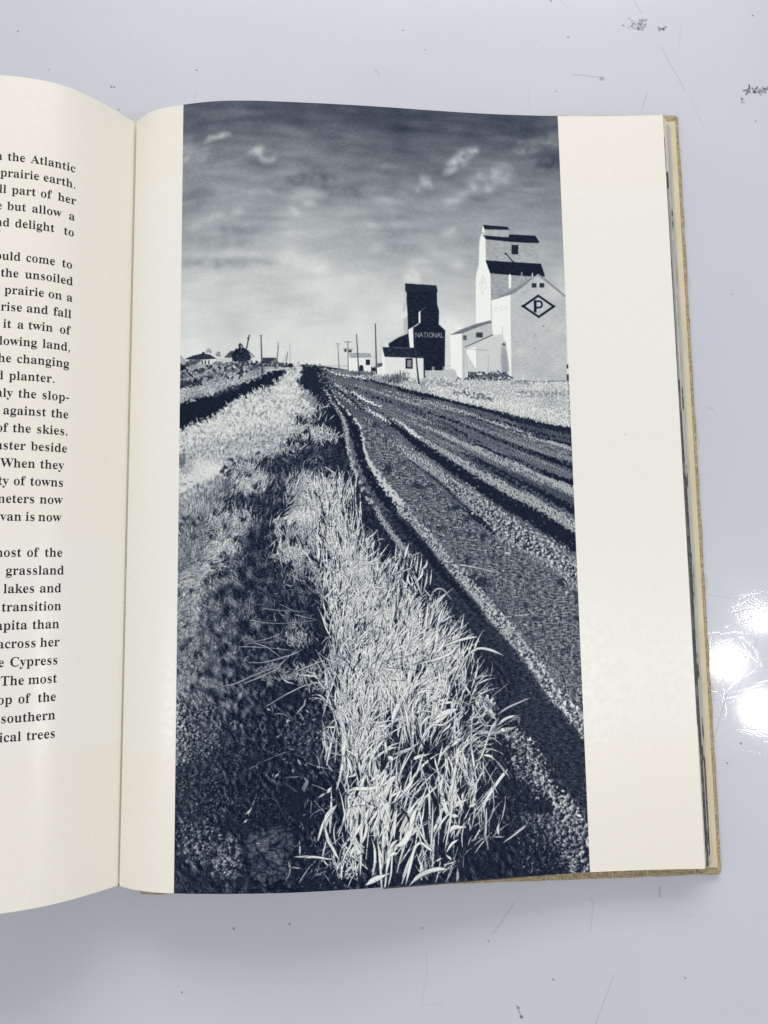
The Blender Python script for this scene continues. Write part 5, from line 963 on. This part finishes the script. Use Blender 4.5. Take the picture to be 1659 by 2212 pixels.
# ---------------------------------------------------------------- materials
def table_material(img):
    t = NT('painted_table_top')
    uv = t.n('ShaderNodeUVMap', uv_map='UVMap')
    tx = t.n('ShaderNodeTexImage', image=img, extension='CLIP'); t.l(uv.outputs[0], tx.inputs[0])
    sep = t.n('ShaderNodeSeparateColor'); t.l(tx.outputs[0], sep.inputs[0])
    n = t.noise(9, 3); n2 = t.noise(900, 2)
    c = t.mix(t.ramp(n, .3, .7), TABLE_A, TABLE_B)
    c = t.mix(t.ramp(n2, .3, .7, 0, .05), c, (.42, .43, .48))
    c = t.mix(sep.outputs[1], c, (.22, .21, .24))
    c = t.mix(sep.outputs[0], c, (.035, .03, .028))
    t.l(c, t.p.inputs['Base Color'])
    r = t.n('ShaderNodeMath', operation='ADD'); t.l(t.ramp(t.noise(30, 4),  .3, .7, .26, .36), r.inputs[0])
    m = t.n('ShaderNodeMath', operation='MULTIPLY'); t.l(sep.outputs[2], m.inputs[0]); m.inputs[1].default_value = .22; t.l(m.outputs[0], r.inputs[1])
    t.l(r.outputs[0], t.p.inputs['Roughness'])
    h = t.n('ShaderNodeMath', operation='SUBTRACT'); t.l(t.ramp(t.noise(160, 2), 0, 1, 0, .05), h.inputs[0]); t.l(sep.outputs[2], h.inputs[1])
    t.bump(h.outputs[0], .13, .00010)
    t.p.inputs['Specular IOR Level'].default_value = .4
    t.p.inputs['Coat Weight'].default_value = .55; t.p.inputs['Coat Roughness'].default_value = .07
    t.l(t.t.nodes['Bump'].outputs[0], t.p.inputs['Coat Normal'])
    return t.m
TABLE_A, TABLE_B = (.55, .563, .622), (.58, .592, .648)
CREAM, COOL = (.825, .785, .695), (.815, .80, .74)

def paper_material(name, y_lo, y_hi, s_from=None):
    """coated stock; where the far side is printed the paper reads a little cooler"""
    t = NT(name)
    co = t.n('ShaderNodeTexCoord').outputs['Object']; sp = t.n('ShaderNodeSeparateXYZ'); t.l(co, sp.inputs[0])
    lo = t.ramp(sp.outputs[1], y_lo - .0012, y_lo + .0012); hi = t.ramp(sp.outputs[1], y_hi - .0012, y_hi + .0012, 1, 0)
    f = t.n('ShaderNodeMath', operation='MULTIPLY'); t.l(lo, f.inputs[0]); t.l(hi, f.inputs[1])
    n = t.noise(14, 4); n2 = t.noise(700, 3)
    f2 = t.n('ShaderNodeMath', operation='MULTIPLY'); t.l(f.outputs[0], f2.inputs[0]); t.l(t.ramp(n, .3, .7, .75, 1.), f2.inputs[1])
    c = t.mix(f2.outputs[0], CREAM, COOL)
    c = t.mix(t.ramp(t.noise(5, 2), .35, .75, 0, .35), c, (.81, .765, .67))
    c = t.mix(t.ramp(n2, .35, .7, 0, .10), c, (.66, .62, .55))
    # the odd foxing speck
    v = t.n('ShaderNodeTexVoronoi', i_Scale=62.); t.l(co, v.inputs['Vector'])
    c = t.mix(t.ramp(v.outputs['Distance'], .018, .03, .45, 0.), c, (.42, .36, .28))
    t.l(c, t.p.inputs['Base Color'])
    t.l(t.ramp(t.noise(420, 4), .3, .7, .25, .37), t.p.inputs['Roughness'])
    t.p.inputs['Specular IOR Level'].default_value = .5
    t.bump(t.noise(1500, 3), .10, .00008)
    return t.m
def ink_material(img):
    t = NT('navy_halftone_print')
    uv = t.n('ShaderNodeUVMap', uv_map='UVMap'); tx = t.n('ShaderNodeTexImage', image=img, extension='EXTEND', interpolation='Cubic')
    t.l(uv.outputs[0], tx.inputs[0]); t.l(tx.outputs[0], t.p.inputs['Base Color'])
    t.l(t.ramp(t.noise(420, 4), .3, .7, .36, .46), t.p.inputs['Roughness']); t.p.inputs['Specular IOR Level'].default_value = .07
    t.bump(t.noise(1500, 3), .10, .00008)
    return t.m
def text_material():
    t = NT('black_text_ink'); c = t.mix(t.ramp(t.noise(800, 2), .3, .7), (.010, .010, .018), (.022, .021, .034))
    t.l(c, t.p.inputs['Base Color']); t.p.inputs['Roughness'].default_value = .5; t.p.inputs['Specular IOR Level'].default_value = .1
    return t.m
def linen_material():
    t = NT('tan_linen_cloth'); co = t.n('ShaderNodeTexCoord').outputs['Object']
    a = t.noise(1, 2, .6, co, (330, 1900, 600)); b = t.noise(1, 2, .6, co, (1900, 330, 600)); g = t.noise(90, 3)
    mx = t.n('ShaderNodeMath', operation='MAXIMUM'); t.l(a, mx.inputs[0]); t.l(b, mx.inputs[1])
    c = t.mix(t.ramp(mx.outputs[0], .42, .72), (.23, .165, .095), (.62, .51, .345))
    c = t.mix(t.ramp(g, .35, .7, 0, .45), c, (.42, .315, .19))
    t.l(c, t.p.inputs['Base Color']); t.p.inputs['Roughness'].default_value = .9; t.p.inputs['Specular IOR Level'].default_value = .15
    t.bump(mx.outputs[0], .9, .0005)
    return t.m
def leaf_material():
    t = NT('leaf_edge_print'); a = t.n('ShaderNodeVertexColor', layer_name='ink')
    c = t.mix(t.ramp(t.noise(900, 2), .3, .7, 0, .25), a.outputs[0], (.45, .42, .36)); t.l(c, t.p.inputs['Base Color'])
    t.p.inputs['Roughness'].default_value = .5; return t.m
def block_material():
    t = NT('page_edges'); co = t.n('ShaderNodeTexCoord').outputs['Object']
    w = t.noise(1, 2, .6, co, (40, 40, 6000)); c = t.mix(t.ramp(w, .35, .65), (.36, .31, .24), (.74, .68, .57))
    t.l(c, t.p.inputs['Base Color']); t.p.inputs['Roughness'].default_value = .8; return t.m
def plain(name, c, c2, scale, rough=.7):
    t = NT(name); k = t.mix(t.ramp(t.noise(scale, 3), .3, .7), c, c2); t.l(k, t.p.inputs['Base Color']); t.p.inputs['Roughness'].default_value = rough; return t.m

# ---------------------------------------------------------------- the table top and its wear
HT = [0.000209091, 2.94436e-06, -0.0667567, -3.54965e-06, -0.00021093, 0.2228, -2.81863e-07, 6.34921e-05]
def table_xy(x, y):
    w = HT[6] * x + HT[7] * y + 1
    return (HT[0] * x + HT[1] * y + HT[2]) / w, (HT[3] * x + HT[4] * y + HT[5]) / w
TX0, TX1, TY0, TY1 = -.10, .31, -.235, .24
def table_wear():
    """R smudges, G dull dark scratches, B fine bright scratches; 4 px per millimetre"""
    q = 4000.; w, h = int((TX1 - TX0) * q), int((TY1 - TY0) * q)
    A = np.zeros((h, w, 4), np.float32); A[..., 3] = 1
    rs = np.random.RandomState(3)
    def px(pts):
        return np.array([((X - TX0) * q, (Y - TY0) * q) for X, Y in (table_xy(x, y) for x, y in pts)])
    def stroke(ch, P, wd, a):
        for p0, p1 in zip(P[:-1], P[1:]):
            x0, y0 = np.floor(np.minimum(p0, p1) - wd - 2).astype(int); x1, y1 = np.ceil(np.maximum(p0, p1) + wd + 2).astype(int)
            x0, y0, x1, y1 = max(x0, 0), max(y0, 0), min(x1, w), min(y1, h)
            if x1 <= x0 or y1 <= y0: continue
            gy, gx = np.mgrid[y0:y1, x0:x1] + .5; d = p1 - p0; t = np.clip(((gx - p0[0]) * d[0] + (gy - p0[1]) * d[1]) / ((d**2).sum() + 1e-9), 0, 1)
            m = np.clip(wd - np.hypot(gx - p0[0] - t * d[0], gy - p0[1] - t * d[1]) + .5, 0, 1) * a
            A[y0:y1, x0:x1, ch] = np.maximum(A[y0:y1, x0:x1, ch], m)
    def smear(x0, y0, x1, y1, n, r=(.4, 1.6), a=(.4, 1)):
        for _ in range(n):
            p = px([(rs.uniform(x0, x1), rs.uniform(y0, y1))])[0]; stroke(0, np.array([p, p + rs.normal(0, 2.5, 2)]), rs.uniform(*r), rs.uniform(*a))
    o = 829.5
    smear(o + 530, 40, o + 565, 66, 34, (.5, 2.), (.3, .9)); smear(o + 518, 54, o + 534, 62, 6, (.5, 1.)); smear(o + 592, 58, o + 610, 66, 6, (.8, 2.2))
    smear(o + 784, 190, o + 829, 201, 44, (.6, 1.8), (.5, 1)); smear(o + 770, 212, o + 780, 224, 7, (.5, 1.3)); smear(o + 464, 166, o + 474, 174, 8, (.6, 1.6), (.25, .6))
    for x, y, r in ((o + 40, 65, 1.2), (o + 397, 80, 1.3), (o + 370, 197, 1), (o + 360, 1, 1.4), (o + 88, 107, .8), (o + 796, 33, 1.2), (o + 802, 261, .9), (o + 640, 325, .8), (o + 750, 635, .8), (38, 67, 1.2), (240, 187, 1.6), (246, 188, 1.2), (166, 205, .8),
                    (424, 151, 1.3), (105, 150, .8), (256, 236, 1), (504, 2005, 1.3), (625, 1995, 1.2), (392, 2143, 1), (o + 365, 2115, 1.2), (o + 650, 2112, 1), (o + 82, 2004, .9), (o + 225, 2032, .9), (o + 290, 2176, 1.4), (o + 296, 2196, 2.2),
                    (1540, 1600, 1.3), (1600, 1605, 1.6), (1570, 1648, 1.2)):
        p = px([(x, y)])[0]; stroke(0, np.array([p, p + [1, -1]]), r, .75)
    for pts, wd, a in (([(o + 408, 161), (o + 440, 164), (o + 475, 168)], .8, .8), ([(o + 540, 2), (o + 558, 30)], .7, .7), ([(o + 598, 100), (o + 625, 150), (o + 650, 195)], .6, .65), ([(o + 557, 243), (o + 561, 222), (o + 568, 202)], .7, .6),
                       ([(o + 312, 195), (o + 313, 236)], .5, .35), ([(o + 642, 60), (o + 635, 110)], .5, .4), ([(o + 380, 0), (o + 400, 18)], .6, .4), ([(o + 665, 215), (o + 690, 275)], .5, .4), ([(o + 318, 75), (o + 350, 110)], .5, .3),
                       ([(740, 115), (765, 92), (780, 75)], .6, .3), ([(810, 150), (820, 162)], .8, .7), ([(275, 80), (310, 115)], .5, .3), ([(200, 30), (310, 22)], .5, .2), ([(20, 92), (40, 80)], .5, .3), ([(420, 215), (423, 198)], .6, .4),
                       ([(o + 282, 1950), (o + 255, 1990), (o + 232, 2020)], .7, .6), ([(o + 595, 1915), (o + 596, 1937)], 1.4, .6), ([(o + 448, 1940), (o + 452, 1960), (o + 446, 2010)], .7, .45), ([(o + 92, 2050), (o + 93, 2100), (o + 80, 2170)], .5, .35),
                       ([(o + 80, 2172), (o + 130, 2166)], .5, .35), ([(o + 286, 2172), (o + 297, 2197)], 1.2, .85), ([(o + 497, 2104), (o + 480, 2150), (o + 457, 2212)], .7, .5), ([(30, 2072), (75, 2064)], .5, .2), ([(240, 1950), (260, 1938)], .6, .25),
                       ([(o + 740, 1500), (o + 718, 1580), (o + 705, 1622)], .7, .75), ([(o + 790, 1480), (o + 760, 1560)], .6, .5), ([(o + 700, 1512), (o + 829, 1512)], .6, .5), ([(o + 705, 1285), (o + 829, 1305)], .6, .5), ([(o + 655, 1974), (o + 672, 1980)], .8, .3),
                       ([(o + 700, 880), (o + 712, 884)], .8, .5), ([(o + 820, 1340), (o + 790, 1430), (o + 760, 1500)], .6, .5)):
        stroke(1, px(pts), wd, a * .7)
    # hairline wear: densest on the polished side to the right of the book
    for _ in range(620):
        x = rs.uniform(1480, 1720) if rs.rand() < .72 else rs.uniform(-80, 1720); y = rs.normal(1480, 260) if x > 1480 else rs.uniform(-60, 2270)
        a = rs.choice([.25, 1.35, -.5, 1.8, .1]) + rs.normal(0, .6); ln = rs.gamma(2, 26); k = rs.normal(0, .25)
        pts = [(x + ln * t * math.cos(a + k * t), y - ln * t * math.sin(a + k * t)) for t in np.linspace(0, 1, 5)]
        stroke(2, px(pts), rs.uniform(.35, .6), rs.uniform(.1, .6) if x > 1480 else rs.uniform(.05, .3))
    for _ in range(60):
        x = rs.uniform(0, 1659); y = rs.uniform(0, 2212); a = rs.uniform(0, 3.1); ln = rs.gamma(2, 18)
        stroke(1, px([(x, y), (x + ln * math.cos(a), y + ln * math.sin(a))]), .45, rs.uniform(.05, .18))
    img = bpy.data.images.new('table_wear', w, h, float_buffer=False); img.colorspace_settings.name = 'Non-Color'
    img.pixels.foreach_set(A.ravel()); img.update(); img.pack(); return img

bm = bmesh.new(); bmesh.ops.create_cube(bm, size=1)
for v in bm.verts: v.co = Vector((v.co.x * 1.6 + .1, v.co.y * 1.5, v.co.z * .03 - .015))
bmesh.ops.bevel(bm, geom=bm.edges[:], offset=.003, segments=3, affect='EDGES', profile=.5)
tm = bpy.data.meshes.new('table_top'); bm.to_mesh(tm); bm.free()
uv = tm.uv_layers.new(name='UVMap')
for l in tm.loops:
    c = tm.vertices[l.vertex_index].co; uv.data[l.index].uv = ((c.x - TX0) / (TX1 - TX0), (c.y - TY0) / (TY1 - TY0))
table = link('table_top', tm, table_material(table_wear())); table['kind'] = 'structure'

# ---------------------------------------------------------------- the book
book = bpy.data.objects.new('open_book', None); col.objects.link(book); book.empty_display_size = .02
book['label'] = 'open hardback book with tan linen cover, cream text page and navy grain elevator photograph'
book['category'] = 'book'
LINEN = linen_material(); BLOCK = block_material()
OH = .0060                                            # how far the boards stand out past the leaves
def board(name, x0, x1, y0, y1, z0, z1, bev=.0011, cuts=60, fray=.00022, seed=1):
    bm = bmesh.new(); bmesh.ops.create_cube(bm, size=1)
    for v in bm.verts: v.co = Vector(((x0 + x1) / 2 + v.co.x * (x1 - x0), (y0 + y1) / 2 + v.co.y * (y1 - y0), (z0 + z1) / 2 + v.co.z * (z1 - z0)))
    ver = [e for e in bm.edges if abs(e.verts[0].co.z - e.verts[1].co.z) > 1e-4]
    bmesh.ops.bevel(bm, geom=ver, offset=.0022, segments=4, affect='EDGES', profile=.5)
    bmesh.ops.bevel(bm, geom=[e for e in bm.edges if e.calc_face_angle(0) > .3], offset=bev, segments=3, affect='EDGES', profile=.5)
    longe = [e for e in bm.edges if e.calc_length() > .05]
    bmesh.ops.subdivide_edges(bm, edges=longe, cuts=cuts, use_grid_fill=True)
    r = np.random.RandomState(seed)
    for v in bm.verts:                               # cloth edge, slightly wavy
        k = .5 * math.sin(v.co.x * 310 + seed) + .5 * math.sin(v.co.y * 270 + 2 * seed) + r.normal(0, .5)
        if v.co.y < y0 + .004: v.co.y += fray * k
        if v.co.y > y1 - .004: v.co.y += fray * k
        if v.co.x > x1 - .004: v.co.x += fray * k
    for v in bm.verts:                               # the old board has gone a little out of square
        f = max(0, min(1, (x1 - abs(v.co.x)) / (x1 - .005))) if x1 > .1 else 0
        v.co.y *= 1 + (.024 if v.co.y < 0 else .016) * f
    m = bpy.data.meshes.new(name); bm.to_mesh(m); bm.free()
    m.polygons.foreach_set('use_smooth', [True] * len(m.polygons))
    return link(name, m, LINEN, book)
rb = board('cover_board',   .0022, .2357, -H / 2 - OH, H / 2 + OH, 0, .0031, seed=1)
lb = board('cover_board', -.2356, -.0150, -H / 2 - OH, H / 2 + OH, 0, .0031, seed=2)
sp = board('spine', -.0146, .0018, -H / 2 + .004, H / 2 - .004, .0001, .0016, bev=.0005, cuts=30, fray=0, seed=3)

# blocks of leaves under the two open pages
def block(name, xs, drop, z_bottom, inset=.0006):
    n = len(xs); V = []; F = []
    for y in (-H / 2 + inset, H / 2 - inset):
        V += [(x, y, max(float(height(x, y)) - d, z_bottom + .0004)) for x, d in zip(xs, drop)] + [(x, y, z_bottom) for x in xs]
    k = 2 * n
    for i in range(n - 1):
        F += [(i, i + 1, k + i + 1, k + i), (n + i, k + n + i, k + n + i + 1, n + i + 1), (i, n + i, n + i + 1, i + 1), (k + i, k + i + 1, k + n + i + 1, k + n + i)]
    F += [(0, k, k + n, n), (n - 1, n + n - 1, k + n + n - 1, k + n - 1)]
    return link(name, mesh_from(name, V, F), BLOCK, book)
xr = np.linspace(.0030, .2225, 60); block('page_block', xr, .0012 + .0078 * np.clip((xr - .12) / .10, 0, 1)**2, .0040)
xl = np.linspace(-.2190, -.0030, 70); block('page_block', xl, np.full(70, .0012), .0034)

# endpaper on the right board
ep = bpy.data.meshes.new('endpaper'); bm = bmesh.new(); bmesh.ops.create_cube(bm, size=1)
for v in bm.verts: v.co = Vector((.12 + v.co.x * .2272, -.0002 + v.co.y * (H + .0052), .0035 + v.co.z * .0003))
bm.to_mesh(ep); bm.free(); link('endpaper', ep, plain('aged_endpaper', (.60, .53, .36), (.68, .61, .43), 60), book)

# loose leaves fanning out at the fore-edge; each shows the margin of its own picture
LEAF = leaf_material()
cre, gry, blk, grn = np.array([.74, .67, .55]), np.array([.30, .29, .29]), np.array([.018, .018, .024]), np.array([.36, .37, .34])
def v_of(yd): return .1551 - (yd - 249.5) * (.31 / 1626.5)         # fore-edge reading -> height on the page
def photo(rs, y, lo, hi, base, dark, f):
    n = sum(np.sin(y * f * k + p) / k**.6 for k, p in ((1, rs.rand() * 6), (2.3, rs.rand() * 6), (4.7, rs.rand() * 6), (9.1, rs.rand() * 6)))
    t = 1 / (1 + np.exp(-(n - .9) * 5)); c = base * (1 - t[:, None]) + dark * t[:, None]
    k = ((y < v_of(lo)) & (y > v_of(hi)))[:, None]; return k, c
rs = np.random.RandomState(5)
LX = [(.22590, .0112, [(300, 1590, gry * .5, blk, 160)], 0), (.22715, .0099, [(376, 415, blk, blk, 50), (416, 852, gry * 1.3, gry, 120), (852, 1900, blk * 2, gry * .6, 210)], 0), (.22800, .0086, [(1069, 1900, blk, blk * 2, 300)], .0007),
      (.22900, .0074, [(255, 600, grn * 1.25, cre * .8, 90), (430, 1900, grn * 1.35, blk, 170)], .0005), (.22995, .0062, [(250, 1900, gry * 1.9, gry * 1.1, 60), (1580, 1900, blk * 2, cre * .8, 120)], .0004), (.23085, .0051, [(250, 1640, grn * 1.6, grn * 1.3, 70)], 0)]
for xe, ze, seg, ext in LX:
    ys = np.linspace(-H / 2 - ext, H / 2, 420); xs = np.linspace(.10, xe, 26); n = len(xs)
    drop = (height(np.array([W]), np.array([0.]))[0] - ze)
    V = [(x + .00012 * math.sin(y * 61 + xe * 9e3), y, float(height(min(x, W), y)) - drop * max(0, (x - .10) / (xe - .10))**1.6 - .0003) for y in ys for x in xs]
    F = [(j * n + i, j * n + i + 1, (j + 1) * n + i + 1, (j + 1) * n + i) for j in range(len(ys) - 1) for i in range(n - 1)]
    m = mesh_from('leaf', V, F, True); c = np.tile(cre, (len(ys), 1)) * (1 + rs.normal(0, .02, (len(ys), 1)))
    for lo, hi, b, d, f in seg:
        k, cc = photo(rs, ys, lo, hi, b, d, f); c = np.where(k, cc, c)
    ca = m.color_attributes.new('ink', 'FLOAT_COLOR', 'POINT'); cc = np.ones((len(ys), n, 4), np.float32); cc[..., :3] = c[:, None, :]; ca.data.foreach_set('color', cc.ravel())
    o = link('leaf', m, LEAF, book); md = o.modifiers.new('thickness', 'SOLIDIFY'); md.thickness = .00016; md.offset = -1

# the two open pages
PAGE_R = paper_material('coated_paper', -.1043, .1240); PAGE_L = paper_material('coated_paper_text_side', -.1014, -.0238)
sW = float(np.interp(W, _X, _S)); sL = float(np.interp(XL1, _X, _S))
right = sheet('right_page', .0002, sW, -H / 2, H / 2, 240, 60, 0, PAGE_R, book, .00016)
left = sheet('left_page', sL, -.0003, -H / 2, H / 2, 260, 60, -.0006, PAGE_L, book, .00016)
# folded edge of the next section, standing up in the gutter
sheet('gutter_fold', -.0004, .0003, -H / 2 + .0004, H / 2 - .0008, 4, 50, -.0012, plain('gutter_paper', (.74, .65, .50), (.80, .72, .57), 200), book)
hb = bpy.data.meshes.new('headband'); bm = bmesh.new(); bmesh.ops.create_cube(bm, size=1)
for v in bm.verts: v.co = Vector((.0000 + v.co.x * .0032, -H / 2 + .0003 + v.co.y * .0018, float(height(0, -H / 2)) - .0035 + v.co.z * .0050))
bmesh.ops.bevel(bm, geom=bm.edges[:], offset=.0006, segments=2, affect='EDGES'); bm.to_mesh(hb); bm.free()
link('headband', hb, plain('brown_headband', (.26, .14, .06), (.34, .20, .09), 500), book)

# printed photograph on the right page
tone = make_plate()
ink = np.array([8, 17, 36.]) / 255; stock = np.array([234, 236, 230.]) / 255
pic = np.ones((CH, CW, 4), np.float32); pic[..., :3] = ink + (stock - ink) * tone[..., None]
pimg = bpy.data.images.new('printed_plate', CW, CH, float_buffer=False); pimg.pixels.foreach_set(np.ascontiguousarray(pic[::-1]).ravel()); pimg.update(); pimg.pack()
sheet('printed_photograph', .0254, .1832, -H / 2, H / 2, 200, 90, .00006, ink_material(pimg), right)

# text on the left page, set letter by letter along the curve of the paper
def loops_of(s): return [[tuple(map(int, p.split(','))) for p in l.split()] for l in s]
TRI = {}
for ch, (adv, ls) in GLYPHS.items():
    L_ = loops_of(ls); area = [sum(a[0] * b[1] - b[0] * a[1] for a, b in zip(l, l[1:] + l[:1])) for l in L_]
    sign = 1 if max(area, key=abs) > 0 else -1; pts, tris = [], []
    box = lambda l: (min(p[0] for p in l), min(p[1] for p in l), max(p[0] for p in l), max(p[1] for p in l))
    for l, a in zip(L_, area):                       # every solid stroke with the holes that lie in it
        if a * sign < 0: continue
        b = box(l); grp = [l] + [h for h, ha in zip(L_, area) if ha * sign < 0 and box(h)[0] >= b[0] and box(h)[2] <= b[2] and box(h)[1] >= b[1] and box(h)[3] <= b[3]]
        o = len(pts); tris += [tuple(o + i for i in t) for t in tessellate_polygon([[Vector((x, y, 0)) for x, y in g] for g in grp])]
        pts += [p for g in grp for p in g]
    TRI[ch] = (adv, pts, tris)
EM = .0071 / 1000
sv, yv, tf = [], [], []
for k, *words in LINES:
    base = .12717 - .006582 * k
    for wd, start in words:
        s = start * .001
        for ch in wd:
            adv, pts, tris = TRI[ch]; o = len(sv)
            sv += [s + x * EM for x, y in pts]; yv += [base + y * EM for x, y in pts]; tf += [tuple(o + i for i in t) for t in tris]
            s += adv * EM
tp = on_page(np.array(sv), np.array(yv), -.0006 + .00007)
link('printed_text', mesh_from('printed_text', tp, tf), text_material(), left)

# frayed threads of the cloth
THREAD = plain('linen_thread', (.50, .40, .24), (.60, .50, .33), 300, .9)
def thread(pts, r):
    cu = bpy.data.curves.new('thread', 'CURVE'); cu.dimensions = '3D'; cu.bevel_depth = r; cu.bevel_resolution = 1; s = cu.splines.new('NURBS'); s.points.add(len(pts) - 1)
    for p, c in zip(s.points, pts): p.co = (*c, 1)
    s.use_endpoint_u = True; s.order_u = 3
    o = bpy.data.objects.new('t', cu); col.objects.link(o); dg = bpy.context.evaluated_depsgraph_get(); m = bpy.data.meshes.new_from_object(o.evaluated_get(dg)); bpy.data.objects.remove(o)
    link('loose_thread', m, THREAD, rb)
rt = np.random.RandomState(11)
for x, side in [(rt.uniform(.10, .20), 1) for _ in range(7)] + [(rt.uniform(.03, .16), -1) for _ in range(6)]:
    y = side * (H / 2 + OH); a = rt.uniform(-1, 1); l = rt.uniform(.001, .003)
    thread([(x, y - side * .0008, .0022), (x + a * l * .4, y + side * l * .5, .0018), (x + a * l, y + side * l * .8, .001)], .00006)
thread([(.0800, -.1600, .0012), (.0795, -.1622, .0005), (.0820, -.1634, .0004), (.0862, -.1626, .0004), (.0870, -.1606, .0008), (.0850, -.1600, .001)], .00005)
for y in (.09, .02, -.04, -.085):
    thread([(.2350, y, .0018), (.2372, y - .002, .0008), (.2378, y - .0062, .0004), (.2358, y - .0080, .0008)], .00005)
